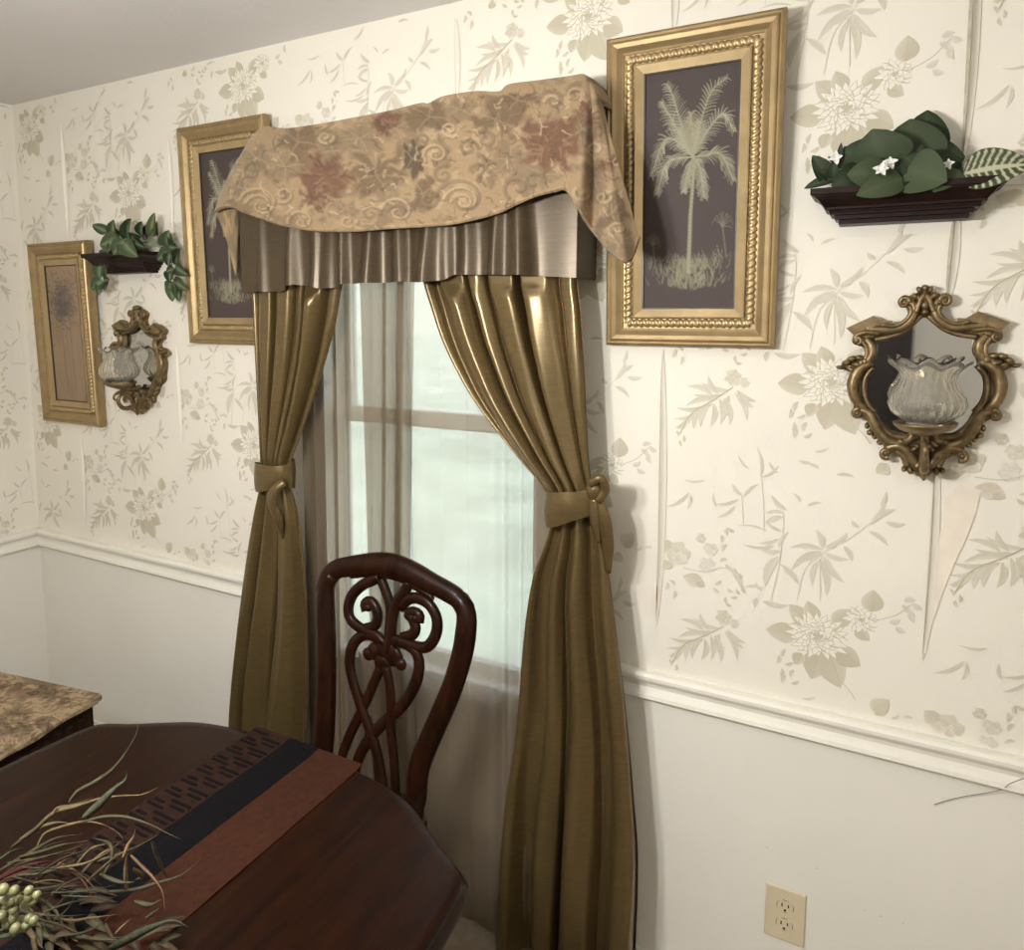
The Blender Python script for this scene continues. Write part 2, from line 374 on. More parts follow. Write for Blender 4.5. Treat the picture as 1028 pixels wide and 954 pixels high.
seam(.105, [(1.905, 2.39)], .012, .006); seam(.101, [(1.66, 1.84)], .008, .005); seam(.098, [(.96, 1.40)], .005, .002)
seam(-2.545, [(.86, 1.2)], .004, .001)
# torn place under the sconce and at the foot of a seam: bare peach backing
for pts in ([(968, 470), (958, 490), (947, 520), (941, 548), (938, 575), (936, 600), (933, 622), (930, 640), (929, 620), (931, 590), (933, 560), (936, 530), (944, 500), (953, 470)], [(655, 590), (660, 588), (661, 600), (660, 612), (657, 618), (655, 606)]):
    q = [at(u + 6 if len(pts) > 8 else u, v) for u, v in pts]
    if len(pts) > 8:
        q = [at(u, v) for u, v in [(964, 486), (985, 492), (978, 520), (968, 545), (957, 568), (946, 596), (936, 625), (931, 645), (931, 610), (934, 580), (938, 552), (947, 525), (949, 500)]]
    wb.add([(p.x, -.0022, p.z) for p in q], [tuple(range(len(q)))], 4, None, False)
for u, v in ((820, 872), (906, 927), (770, 851), (868, 914), (884, 920)):
    p = at(u, v); wb.add([(p.x - .003, -.0004, p.z), (p.x + .001, -.0004, p.z - .001), (p.x + .004, -.0004, p.z), (p.x, -.0004, p.z + .0012)], [(0, 1, 2, 3)], 3, None, False)
tag(wb.build('wall_back', [M['wallpaper'], M['print'], M['wainscot'], M['seam_dark'], M['peach_backing']]), kind='structure')
wl = MB(); wl.box((XL - .12, YF, zr), (XL, 0, ZC + .02), 0); wl.box((XL - .12, YF, -.02), (XL, 0, zr), 2)
paper_print(wl, XL - 1.7, XL - .003, RAIL + .003, ZC - .004, lambda x, z, o: (XL + o, (x - XL), z), None, -9, -3)
tag(wl.build('wall_left', [M['wallpaper'], M['print'], M['wainscot']]), kind='structure')
w = MB(); w.box((XR, YF, -.02), (XR + .12, 0, ZC + .02)); tag(w.build('wall_right', M['wainscot']), kind='structure')
w = MB(); w.box((XL - .1, YF - .12, -.02), (XR + .1, YF, ZC + .02)); tag(w.build('wall_front', M['wainscot']), kind='structure')
w = MB(); w.box((XL - .1, YF - .1, ZC), (XR + .1, .1, ZC + .1)); tag(w.build('ceiling', M['ceiling_paint']), kind='structure')
w = MB(); w.box((XL - .1, YF - .1, -.1), (XR + .1, .1, 0)); tag(w.build('floor', M['carpet']), kind='structure')
w = MB(); w.box((-40, .3, -.5), (40, 60, -.4)); tag(w.build('ground', M['lawn']), kind='structure')
# dark panelled door added in the far wall so the sconce mirror reflects dark
d = MB(); d.box((-.78, YF, 0), (.16, YF + .04, 2.05))
for z0, z1 in ((.2, .95), (1.1, 1.9)):
    for x0 in (-.68, -.26): d.box((x0, YF + .04, z0), (x0 + .34, YF + .052, z1))
do = d.build('added_door_1', M['dark_door']); tag(do, kind='structure')
k = MB(); k.ball((.09, YF + .085, .98), .03); k.tube([(.09, YF + .04, .98), (.09, YF + .07, .98)], .012); k.build('door_knob', M['antique_gold'], do)

# chair rail, mitred in the corner
prof = [(0, 0), (.018, 0), (.021, .004), (.019, .012), (.012, .019), (.0085, .027), (.010, .036), (.015, .042), (.022, .045), (.025, .051), (.025, .058), (.020, .064), (.012, .066), (0, .066)]
def rail(name, x0, x1):
    b = MB(); b.grid([[(x0, -o, RAIL - .066 + h) for o, h in prof], [(x1, -o, RAIL - .066 + h) for o, h in prof]], 0, None, False)
    for x in (x0, x1): b.add([(x, -o, RAIL - .066 + h) for o, h in prof], [tuple(range(len(prof)))], 0, None, False)
    tag(b.build(name, M['trim_paint']), kind='structure')
rail('trim_1', XL, WX0 - .06); rail('trim_2', WX1 + .06, XR)
b = MB(); b.grid([[(XL + o, y, RAIL - .066 + h) for o, h in prof] for y in (0, YF)], 0, None, False); tag(b.build('trim_3', M['trim_paint']), kind='structure')
b = MB(); b.box((XL, -.014, 0), (XR, 0, .085)); b.box((XL, -.009, .085), (XR, 0, .095)); tag(b.build('baseboard_back', M['trim_paint']), kind='structure')
b = MB(); b.box((XL, YF, 0), (XL + .014, -.014, .085)); b.box((XL, YF, .085), (XL + .009, -.014, .095)); tag(b.build('baseboard_left', M['trim_paint']), kind='structure')

# window: two sashes meeting at mid height
win = thing('window_1', None, None, (0, 0, 0)); win['kind'] = 'structure'
b = MB(); cw = .045
b.box((WX0 - cw, -.012, WZ0 - .05), (WX0 + .004, .03, WZ1 + cw)); b.box((WX1 - .004, -.012, WZ0 - .05), (WX1 + cw, .03, WZ1 + cw)); b.box((WX0, -.012, WZ1 - .004), (WX1, .03, WZ1 + cw)); b.box((WX0, -.012, WZ0 - .05), (WX1, .005, WZ0 - .012))
b.build('window_casing', M['vinyl_white'], win)
b = MB(); b.box((WX0 - .05, -.022, WZ0 - .014), (WX1 + .05, .06, WZ0 + .006)); b.build('window_sill', M['vinyl_white'], win, bevel=.004)
def sash(y, z0, z1, nm):
    b = MB(); t_ = .038; x0, x1 = WX0 + .004, WX1 - .004
    b.box((x0, y, z0), (x0 + t_, y + .03, z1)); b.box((x1 - t_, y, z0), (x1, y + .03, z1)); b.box((x0 + t_, y, z0), (x1 - t_, y + .03, z0 + t_)); b.box((x0 + t_, y, z1 - t_), (x1 - t_, y + .03, z1))
    o = b.build('sash', M['vinyl_white'], win)
    g = MB(); g.box((x0 + t_, y + .013, z0 + t_), (x1 - t_, y + .017, z1 - t_)); g.build('pane', M['pane_glass'], o)
sash(.035, WZ0, 1.375, 'lower'); sash(.07, 1.325, WZ1, 'upper')

# outlet
ot = thing('wall_outlet', 'ivory double power outlet low on the white wall right of the window', 'outlet', (-.124, 0, .32))
b = MB(); b.box((-.041, -.006, -.062), (.041, 0, .062)); b.build('cover_plate', M['ivory_plastic'], ot, bevel=.004)
for s in (1, -1):
    b = MB(); zc = s * .0215
    P = [(.0165 * math.cos(a) , -.0072, zc + max(-.0135, min(.0135, .0165 * math.sin(a)))) for a in [2 * PI * i / 28 for i in range(28)]]
    b.prism(P, (0, .003, 0)); r = b.build('receptacle', M['ivory_plastic'], ot)
    g = MB(); g.add([(.0178 * math.cos(a), -.0063, zc + .0150 * math.sin(a)) for a in [2 * PI * i / 28 for i in range(28)]], [tuple(range(28))]); g.build('recess', M['slot_black'], r)
    g = MB()
    for xs, h in ((-.0065, .0042), (.0065, .0036)): g.box((xs - .0013, -.0078, zc + .003 - h), (xs + .0013, -.006, zc + .003 + h))
    g.prism([(.0026 * math.cos(a), -.0078, zc - .0085 + .0026 * math.sin(a)) for a in [2 * PI * i / 12 for i in range(12)]], (0, .002, 0)); g.build('slot', M['slot_black'], r)
b = MB(); b.prism([(.003 * math.cos(a), -.0076, .003 * math.sin(a)) for a in [2 * PI * i / 12 for i in range(12)]], (0, .003, 0)); b.build('screw', M['ivory_plastic'], ot)
# loose thread hanging over the rail
b = MB(); b.tube(cat([at(938, 808, -.003), at(962, 801, -.006), at(1002, 794, -.012), at(1014, 787, -.030), at(1030, 781, -.032), at(1050, 776, -.032)], 24), .0007, 6)
tag(b.build('loose_thread', M['thread']), 'thin grey loose thread caught on the chair rail at far right', 'thread')

# ------------------------------------------------------------------ raster painting onto dense grids (prints, tapestry)
class Canvas:
    """colour per grid vertex at positions U (any units)"""
    def __init__(s, U, V, base): s.U = U; s.V = V; s.C = np.tile(np.array(base, float), U.shape + (1,)) if U.ndim == 1 else np.ones(U.shape + (3,)) * np.array(base)
    def blend(s, a, c):
        a = np.clip(a, 0, 1)[..., None]; s.C = s.C * (1 - a) + np.array(c) * a
    def stroke(s, pts, w, c, alpha=1.0, soft=.6):
        pts = [p[:2] for p in pts]; pw = w if isinstance(w, (list, tuple)) else [w, w]
        mx = max(pw) * 1.6; us = [p[0] for p in pts]; vs = [p[1] for p in pts]
        sel = np.nonzero((s.U > min(us) - mx) & (s.U < max(us) + mx) & (s.V > min(vs) - mx) & (s.V < max(vs) + mx))
        if not len(sel[0]): return
        U = s.U[sel]; V = s.V[sel]; best = np.full(U.shape, 1e9); nseg = len(pts) - 1
        for i in range(nseg):
            a = np.array(pts[i]); d = np.array(pts[i + 1]) - a; L = d @ d + 1e-12
            t = np.clip(((U - a[0]) * d[0] + (V - a[1]) * d[1]) / L, 0, 1)
            dist = np.hypot(U - a[0] - t * d[0], V - a[1] - t * d[1]); ww = pw[0] + (pw[1] - pw[0]) * (i + t) / nseg
            best = np.minimum(best, dist / np.maximum(ww, 1e-6))
        al = np.clip((1 - best) / soft, 0, 1) * alpha
        s.C[sel] = s.C[sel] * (1 - al[:, None]) + np.array(c) * al[:, None]
def vnoise(x, y, seed=0):
    xi = np.floor(x).astype(int); yi = np.floor(y).astype(int); fx = x - xi; fy = y - yi; fx = fx * fx * (3 - 2 * fx); fy = fy * fy * (3 - 2 * fy)
    def h(a, b):
        q = np.sin(a * 127.1 + b * 311.7 + seed * 74.7) * 43758.5453; return q - np.floor(q)
    return (h(xi, yi) * (1 - fx) + h(xi + 1, yi) * fx) * (1 - fy) + (h(xi, yi + 1) * (1 - fx) + h(xi + 1, yi + 1) * fx) * fy
def fbm(x, y, seed=0): return sum(vnoise(x * 2 ** k, y * 2 ** k, seed + k) / 2 ** (k + 1) for k in range(4)) / .9375

def palm_print(W, H, dark=True):
    nx, nz = 96, 300; U, V = np.meshgrid(np.linspace(0, 1, nx), np.linspace(0, 1, nz))
    if dark:
        cv = Canvas(U, V, (.060, .045, .041)); 
        cv.blend(.35 * fbm(U * 4, V * 9, 3) + .15 * (V > .78), (.095, .066, .058)); L1 = (.31, .285, .19); L2 = (.19, .175, .115); L3 = (.37, .345, .245)
    else:
        cv = Canvas(U, V, (.33, .235, .15)); cv.blend(fbm(U * 4, V * 8, 5) * .8 - .1, (.24, .17, .115)); cv.blend((V - .55) * 1.2, (.31, .215, .13)); L1 = (.085, .075, .075); L2 = (.13, .11, .10); L3 = (.18, .14, .11)  # tan ground has the glare over this print painted into its colour
    asp = H / W                       # strokes are drawn in units of the width
    cv.V = V * asp
    R = random.Random(11)
    def frond(pts, ll, col, n_=26, w=.014, droop=.6):
        P = cat([(u, v * asp, 0) for u, v in pts], n_)
        cv.stroke(P, [.012, .006], col, .9)
        for i in range(2, n_):
            d = (P[min(i + 1, n_ - 1)] - P[i - 1]).normalized(); s = Vector((-d.y, d.x, 0)); k = i / n_
            for sg in (-1, 1):
                l = ll * (math.sin(PI * (.15 + .8 * k)) * .8 + .25) * R.uniform(.7, 1.15)
                e = P[i] + (d * .75 + s * sg * .75 + Vector((0, droop * .6, 0))).normalized() * l
                cv.stroke([P[i], P[i].lerp(e, .6) + Vector((0, -.01, 0)), e], [w, .004], mixc(col, L2 if sg > 0 else L3, R.random() * .7), R.uniform(.5, .95), .9)
    if dark:
        # mound of grass
        for i in range(420):
            u = .5 + R.gauss(0, .18); u = min(max(u, .06), .94); v = R.uniform(.80, .925) - .5 * abs(u - .5) * .12
            cv.stroke([(u, v * asp), (u + R.uniform(-.05, .05), (v - R.uniform(.015, .05)) * asp)], [.012, .004], mixc(L1, L2, R.random()), R.uniform(.25, .75), .9)
        cv.stroke([(.0, .785 * asp), (1, .775 * asp)], .02, (.10, .075, .06), .5, 1)
        # far palms
        for (cu, cvv, sc) in ((.86, .655, .16), (.10, .72, .12)):
            cv.stroke([(cu, cvv * asp), (cu + .05, (cvv + .13) * asp)], [.012, .014], L2, .55)
            for a in range(8):
                q_ = R.uniform(.65, 1.15); an = -PI * (.02 + .14 * a) + .35 + R.uniform(-.1, .1); e = (cu + math.cos(an) * sc * q_, cvv * asp + math.sin(an) * sc * q_ * .8 + .03 * q_)
                cv.stroke([(cu, cvv * asp), (cu + math.cos(an) * sc * .55, cvv * asp + math.sin(an) * sc * .75 - .03), e], [.013, .003], L2, .6, .9)
        cv.stroke([(.505, .84 * asp), (.515, .6 * asp), (.55, .37 * asp)], [.030, .022], L1, .95)
        for i in range(26):
            v = .40 + .44 * i / 26; cv.stroke([(.50, v * asp), (.54, (v + .004) * asp)], .006, L2, .6)
        C = (.53, .36)
        for f, ll in (([C, (.40, .22), (.30, .10), (.24, .05)], .13), ([(.5, .34), (.30, .20), (.18, .12)], .11), ([C, (.62, .20), (.72, .10), (.86, .06)], .13), ([C, (.68, .26), (.84, .20), (.95, .27)], .12), ([C, (.40, .30), (.22, .28), (.08, .42)], .13), ([C, (.38, .36), (.24, .38), (.14, .50)], .13), ([C, (.48, .42), (.44, .50)], .10), ([C, (.60, .40), (.66, .53)], .12), ([C, (.66, .36), (.82, .36), (.96, .47)], .13), ([C, (.52, .26), (.50, .18)], .11), ([C, (.58, .30), (.60, .22)], .10), ([C, (.46, .30), (.40, .24)], .11)):
            frond(f, ll, mixc(L1, L3, R.random()))
    else:
        for i in range(700):
            u = min(max(.42 + R.gauss(0, .20), .02), .98); v = .27 + R.gauss(0, .09)
            a = R.uniform(-PI, 0); l = R.uniform(.04, .14)
            cv.stroke([(u, v * asp), (u + math.cos(a) * l, v * asp + math.sin(a) * l + .05)], [.02, .006], mixc(L1, L2, R.random()), R.uniform(.35, .8), 1)
        for u0 in (.35, .5, .62): cv.stroke([(u0, .38 * asp), (u0 + .04, .95 * asp)], [.02, .03], L2, .4, 1)
        for i in range(160):
            u = R.random(); v = R.uniform(.86, .99); cv.stroke([(u, v * asp), (u + R.uniform(-.05, .05), (v - .03) * asp)], [.012, .004], L3, .3, 1)
        for i in range(40): cv.stroke([(R.random(), R.uniform(.02, .12) * asp)] * 2, .03, L2, .25, 1)
    if not dark:
        g_ = np.exp(-((U - .47) / .30) ** 2 - ((cv.V / asp - .28) / .13) ** 2); cv.blend(np.clip((fbm(U * 7, cv.V * 7, 14) - .30) * 3, 0, 1) * g_ * .8, (.10, .085, .08))
        cv.blend(np.clip((fbm(U * 14, cv.V * 3, 17) - .45) * 3, 0, 1) * (cv.V / asp > .4) * .45, (.20, .14, .09))
    b = MB(); X = (U - .5) * W; Z = (.5 - V) * H
    vs = [(X[j, i], 0, Z[j, i]) for j in range(nz) for i in range(nx)]
    fs = [(j * nx + i, (j + 1) * nx + i, (j + 1) * nx + i + 1, j * nx + i + 1) for j in range(nz - 1) for i in range(nx - 1)]
    b.add(vs, fs, 0, [tuple(c) for c in cv.C.reshape(-1, 3)], False)
    return b

# ------------------------------------------------------------------ gilt frames
FW, FH = .357, .655
def ringsweep(b, prof, W, H, matn=0):
    for (d0, h0), (d1, h1) in zip(prof, prof[1:]):
        A = [(-W / 2 + d0, -h0, -H / 2 + d0), (W / 2 - d0, -h0, -H / 2 + d0), (W / 2 - d0, -h0, H / 2 - d0), (-W / 2 + d0, -h0, H / 2 - d0)]
        B = [(-W / 2 + d1, -h1, -H / 2 + d1), (W / 2 - d1, -h1, -H / 2 + d1), (W / 2 - d1, -h1, H / 2 - d1), (-W / 2 + d1, -h1, H / 2 - d1)]
        b.add(A + B, [(i, (i + 1) % 4, 4 + (i + 1) % 4, 4 + i) for i in range(4)], matn, None, False)
def rope(W, H, r=.0085, pitch=.0135):
    b = MB()
    for (x0, z0, x1, z1) in ((-W / 2, -H / 2, W / 2, -H / 2), (W / 2, -H / 2, W / 2, H / 2), (W / 2, H / 2, -W / 2, H / 2), (-W / 2, H / 2, -W / 2, -H / 2)):
        L = math.hypot(x1 - x0, z1 - z0); dx, dz = (x1 - x0) / L, (z1 - z0) / L; n_ = int(L / pitch * 7); rows = []
        for i in range(n_ + 1):
            s = L * i / n_; row = []
            for k in range(9):
                a = PI * k / 8; rr = r * (1 + .20 * math.sin(2 * PI * s / pitch + a * 1.6))
                c = math.cos(a) * rr; lift = .75 * math.sin(a) * rr
                # mitre: shift the ends of the outer side
                row.append((x0 + dx * s + dz * c, -lift, z0 + dz * s - dx * c))
            rows.append(row)
        b.grid(rows, 0, None, True)
    return b
def make_frame(label, x, z, tilt, art, group='gilt framed palm prints'):
    t = thing('framed_picture', label, 'picture', (x, 0, z), 0, group)
    t.rotation_euler = (tilt, 0, 0); t.location.y = -math.sin(tilt) * FH / 2 - .002
    b = MB(); ringsweep(b, [(.0, 0), (0, .020), (.002, .027), (.006, .029), (.010, .027), (.0125, .030), (.016, .031), (.024, .028), (.034, .021), (.038, .019), (.0385, .016), (.042, .016), (.060, .016), (.0615, .019)], FW, FH); b.build('frame', M['gilt'], t)
    b = rope(FW - .100, FH - .100); o = b.build('rope_moulding', M['gilt_liner'], t); o.location = (0, -.0165, 0)
    b = MB(); ringsweep(b, [(.0600, .016), (.0605, .0225), (.064, .024), (.078, .018), (.0805, .017)], FW, FH); b.build('liner', M['gilt_liner'], t)
    b = MB(); ringsweep(b, [(.0800, .0165), (.0835, .0165), (.084, .010), (.10, .010)], FW, FH); b.add([(-FW / 2 + .01, -.004, -FH / 2 + .01), (FW / 2 - .01, -.004, -FH / 2 + .01), (FW / 2 - .01, -.004, FH / 2 - .01), (-FW / 2 + .01, -.004, FH / 2 - .01)], [(0, 1, 2, 3)], 0, None, False); b.build('lip', M['dark_lip'], t)
    o = art.build('print', M['art_print'], t); o.location = (0, -.0125, 0)
    return t
AW, AH = FW - .166, FH - .166
palm = palm_print(AW, AH, True)
T = math.radians(1.6)
pr = make_frame('tall gilt rope framed palm print right of the window, touched by the tapestry tail', -.376, 1.897, math.radians(3.4), palm)
pl = copy_tree(pr); pl.location = (-1.742, -math.sin(T) * FH / 2 - .002, 1.874); pl.rotation_euler.x = T; pl['label'] = 'tall gilt framed palm print left of the window, partly behind the tapestry valance'
ps = make_frame('gilt framed brown palm print with painted-in glare, nearest the left corner of the room', -2.557, 1.566, math.radians(1.8), palm_print(AW, AH, False)); ps.scale = (.94, 1, .985)

# ------------------------------------------------------------------ mirror sconces
SCX, SCZ = .069, 1.505
def q7(cx, cy, y=0.0, mir=1):
    u0 = 830 + 444 / 4.54; p = at(830 + cx / 4.54, 280 + cy / 4.54, -.02); return Vector(((p.x - at(u0, 280 + cy / 4.54, -.02).x) * mir, y, p.z - SCZ))
def make_sconce(label, x, z):
    t = thing('mirror_sconce', label, 'sconce', (x, 0, z), 0, 'gilt rococo mirror sconces')
    b = MB()
    def path(pts, r, y=-.022, n_=22, sides=9):
        for mr in (1, -1): b.tube(cat([q7(a, c, y if not isinstance(y, tuple) else y[0] + (y[1] - y[0]) * i / (len(pts) - 1), mr) for i, (a, c) in enumerate(pts)], n_), r, sides)
    def spiral(cx, cy, R, turns=1.3, start=0, ccw=1, r=.0055, y=-.026):
        pts = []
        for i in range(12):
            k = i / 11; a = start + ccw * turns * 2 * PI * k; rr = R * (1 - .75 * k); pts.append((cx + rr * math.cos(a), cy + rr * math.sin(a)))
        path(pts, [r, r * .55], y, 20, 7)
        for mr in (1, -1): b.ball(q7(cx, cy, y - .002, mr), .0045, n=8, m=5)
    def lump(cx, cy, rx, rz, ry=.009, y=-.022, rot=0):
        for mr in ((1, -1) if abs(cx - 445) > 8 else (1,)):
            b.ball(q7(cx, cy, y, mr), (rx * .00036, ry, rz * .00042), n=10, m=7, rot=Matrix.Rotation(rot * mr, 3, 'Y'))
    # solid back body with the mirror opening left inside it
    outer = [(445, 55), (405, 62), (350, 90), (372, 150), (330, 200), (260, 200), (215, 165), (100, 208), (128, 248), (125, 275), (172, 300), (180, 340), (100, 350), (60, 388), (118, 405), (106, 470), (120, 540), (130, 600), (185, 640), (210, 700), (262, 745), (262, 790), (330, 800), (360, 860), (410, 880), (445, 915)]
    inner = [(445, 175), (415, 190), (370, 225), (300, 262), (222, 275), (216, 300), (222, 340), (215, 375), (200, 400), (185, 440), (180, 490), (190, 540), (215, 590), (240, 630), (268, 665), (300, 690), (350, 705), (445, 712)]
    n_ = 60
    for mr in (1, -1):
        A = cat([q7(a, c, 0, mr) for a, c in outer], n_); B = cat([q7(a, c, 0, mr) for a, c in inner], n_)
        rows = []
        for dpt, w in ((0, 0), (.012, 0), (.017, .25), (.016, .75), (.012, 1), (.004, 1)):
            rows.append([A[i].lerp(B[i], w) + Vector((0, -dpt, 0)) for i in range(n_)])
        b.grid(rows, 0, None, True)
    path([(352, 100), (388, 108), (398, 148), (372, 195), (318, 225), (245, 222), (175, 215)], [.006, .0085, .008, .0075], -.023)
    path([(428, 168), (398, 196), (345, 236), (285, 258), (218, 268)], [.004, .005, .005], -.020)
    path([(375, 120), (382, 150), (355, 188), (305, 208), (250, 200)], .004, -.029)
    spiral(352, 104, 26, 1.4, 0, -1)
    # angular wings
    for mr in (1, -1):
        b.prism([q7(a, c, -.010, mr) for a, c in ((88, 210), (212, 158), (262, 186), (300, 184), (300, 214), (225, 226), (128, 246))], (0, -.016, 0))
        b.prism([q7(a, c, -.020, mr) for a, c in ((104, 210), (210, 170), (250, 196), (215, 208), (135, 232))], (0, -.010, 0))
    path([(240, 236), (170, 232), (132, 250), (128, 275), (150, 282)], [.006, .006, .005, .004], -.022); spiral(140, 268, 18, 1.2, 1.5, -1, .0045)
    path([(178, 262), (205, 296), (206, 336), (180, 372)], [.006, .009, .009, .008], -.022)
    path([(160, 270), (182, 305), (180, 345), (150, 375)], .0045, -.024)
    # leaf tips at the sides
    for cx, cy, rx, rz, ro in ((62, 388, 22, 10, .2), (90, 368, 24, 15, -.4), (115, 350, 26, 14, -.3), (150, 348, 24, 14, .1), (140, 378, 30, 15, .2), (110, 385, 22, 10, .3), (175, 365, 22, 20, .3)): lump(cx, cy, rx, rz, .010, -.022, ro)
    path([(205, 372), (150, 400), (122, 460), (132, 530), (180, 588)], [.007, .0105, .0115, .010, .008], -.022)
    path([(212, 395), (178, 440), (172, 500), (188, 555), (222, 600)], .0045, -.021)
    path([(120, 430), (110, 480), (124, 545)], .004, -.024)
    spiral(143, 600, 22, 1.3, -1.2, -1)
    path([(150, 582), (198, 604), (224, 655), (262, 712), (318, 745), (380, 728), (400, 700)], [.007, .0105, .0105, .0095, .006], -.024)
    path([(215, 612), (250, 665), (298, 705), (350, 716), (425, 722)], .005, -.022)
    for cx, cy, rx, rz, ro in ((200, 692, 18, 14, .6), (222, 712, 16, 12, .6), (186, 660, 12, 16, 0), (245, 738, 16, 14, .4), (210, 675, 14, 16, .2)): lump(cx, cy, rx, rz, .008, -.018, ro)
    spiral(274, 786, 24, 1.3, 1.0, 1)
    path([(272, 764), (330, 756), (375, 790), (405, 840), (432, 893)], [.006, .0105, .0105, .009, .006], -.025)
    path([(320, 780), (355, 808), (375, 850)], .006, -.022)
    for cx, cy, rx, rz, ro in ((357, 862, 14, 14, 0), (385, 868, 16, 20, 0), (445, 868, 30, 46, 0), (418, 850, 20, 30, .3), (445, 745, 28, 24, 0), (418, 760, 18, 14, .5), (445, 790, 16, 30, 0), (405, 770, 26, 14, -.6), (345, 735, 24, 14, .3)): lump(cx, cy, rx, rz, .012, -.024, ro)
    b.tube([q7(447, 830, -.03), q7(447, 870, -.038), q7(447, 915, -.026)], [.004, .007, .003], 8)
    # crest
    for cx, cy, rx, rz, ro in ((445, 42, 20, 16, 0), (420, 50, 14, 18, -.5), (400, 78, 16, 18, -.6), (445, 78, 20, 34, 0), (420, 92, 16, 26, -.4), (445, 120, 26, 24, 0), (410, 122, 20, 18, .3), (445, 150, 20, 16, 0)): lump(cx, cy, rx, rz, .012, -.022, ro)
    path([(445, 70), (425, 95), (405, 150)], .0045, -.030)
    b.build('frame', M['antique_gold'], t)
    g = MB(); P = [q7(a, c, -.006, 1) for a, c in inner] + [q7(a, c, -.006, -1) for a, c in reversed(inner[1:-1])]
    ctr = sum(P, Vector()) / len(P); P = [ctr + (p - ctr) * 1.06 for p in P]; g.prism(P, (0, .003, 0)); g.build('mirror', M['mirror'], t)
    # arm: S-scroll from the base up to a dished ring that carries the glass
    a = MB(); zc = -.072
    a.tube(cat([(0, -.020, -.125), (0, -.045, -.150), (0, -.080, -.150), (0, -.098, -.125), (0, -.085, -.105), (0, -.068, -.112), (0, -.066, -.126), (0, -.075, -.132)], 34), [.008, .008, .006, .0035], 9)
    a.tube(cat([(0, -.040, -.142), (0, -.052, -.118), (0, -.075, -.100), (0, -.098, -.098), (0, -.113, -.108), (0, -.110, -.120), (0, -.100, -.118)], 30), [.007, .006, .005, .003], 9)
    a.tube([(0, -.075, -.102), (0, -.09, -.075)], .006, 9); a.tube(cat([(0, -.015, -.085), (0, -.045, -.092), (0, -.088, -.076)], 14), [.009, .006, .005], 9)
    a.lathe([(.004, -.086), (.022, -.082), (.042, -.074), (.050, -.066), (.0515, -.061), (.049, -.061), (.040, -.068), (.022, -.073), (.0, -.074)], (0, -.09, 0), 36)
    a.build('bracket_arm', M['antique_gold'], t)
    return t
def make_cup(label, x, z):
    b = MB(); prof = [(.0, .0), (.030, .0), (.034, .003), (.030, .010), (.040, .016), (.056, .030), (.0615, .044), (.058, .060), (.048, .076), (.0425, .090), (.044, .100), (.053, .110), (.060, .116), (.0595, .1185), (.051, .1125), (.0415, .102), (.040, .090), (.0455, .076), (.055, .060), (.0585, .044), (.053, .032), (.038, .019), (.020, .014), (.0, .013)]
    def fn(r, zz, a):
        k = max(0, min(1, (zz - .095) / .022)); tw = a + zz * 22
        rr = r * (1 + .028 * math.sin(22 * tw) * (1 if .012 < zz < .105 else 0)) + k * .0065 * math.cos(8 * a) * (r > .03)
        return rr, zz + k * .006 * math.cos(8 * a + .6)
    b.lathe(prof, (0, 0, 0), 132, 0, None, fn); o = b.build('votive_cup', M['cup_glass']); o.location = (x, -.09, z)
    return tag(o, label, 'glass cup', 'ruffled glass cups on the sconces')
s1 = make_sconce('ornate antique gold mirror sconce right of the palm print, below the round-leaved plant', SCX, SCZ)
s2 = copy_tree(s1); s2.location = (-2.181, 0, 1.478); s2['label'] = 'ornate antique gold mirror sconce left of the window, beside the brown palm print'
s1.rotation_euler.y = math.radians(-2.8); s2.rotation_euler.y = math.radians(3.4)
c1 = make_cup('clear swirled ruffled glass cup on the right-hand gold sconce', SCX + .0035, SCZ - .0722)
c2 = c1.copy(); COL.objects.link(c2); c2.location = (-2.185, -.09, 1.478 - .0722); c2['label'] = 'ruffled glass cup on the left-hand sconce, beside the brown palm print'

# ------------------------------------------------------------------ ledge shelves
def make_ledge(label, x, z):
    b = MB(); prof = [(.152, .098, 0), (.152, .098, -.011), (.150, .096, -.013), (.146, .092, -.0145), (.139, .085, -.020), (.131, .077, -.030), (.128, .074, -.034), (.128, .074, -.038), (.121, .067, -.039), (.119, .065, -.045), (.119, .065, -.047), (.111, .057, -.048), (.111, .057, -.055), (.104, .050, -.056), (.104, .050, -.064)]
    rows = [[(-w, 0, h), (-w, -d, h), (w, -d, h), (w, 0, h)] for w, d, h in prof]
    b.grid(rows, 0, None, False, True)
    b.add(rows[0], [(0, 1, 2, 3)], 0, None, False); b.add(rows[-1], [(3, 2, 1, 0)], 0, None, False)
    o = b.build('ledge_shelf', M['ledge_wood']); o.location = (x, 0, z)
    return tag(o, label, 'shelf', 'dark moulded ledge shelves')
R_SH = (.0145, 1.8735); L_SH = (-2.19, 1.835)
l1 = make_ledge('dark moulded wood ledge shelf above the right sconce, holding the round-leaved plant', *R_SH)
l2 = l1.copy(); COL.objects.link(l2); l2.location = (L_SH[0], 0, L_SH[1]); l2['label'] = 'dark moulded wood ledge shelf above the left sconce, holding trailing ivy'

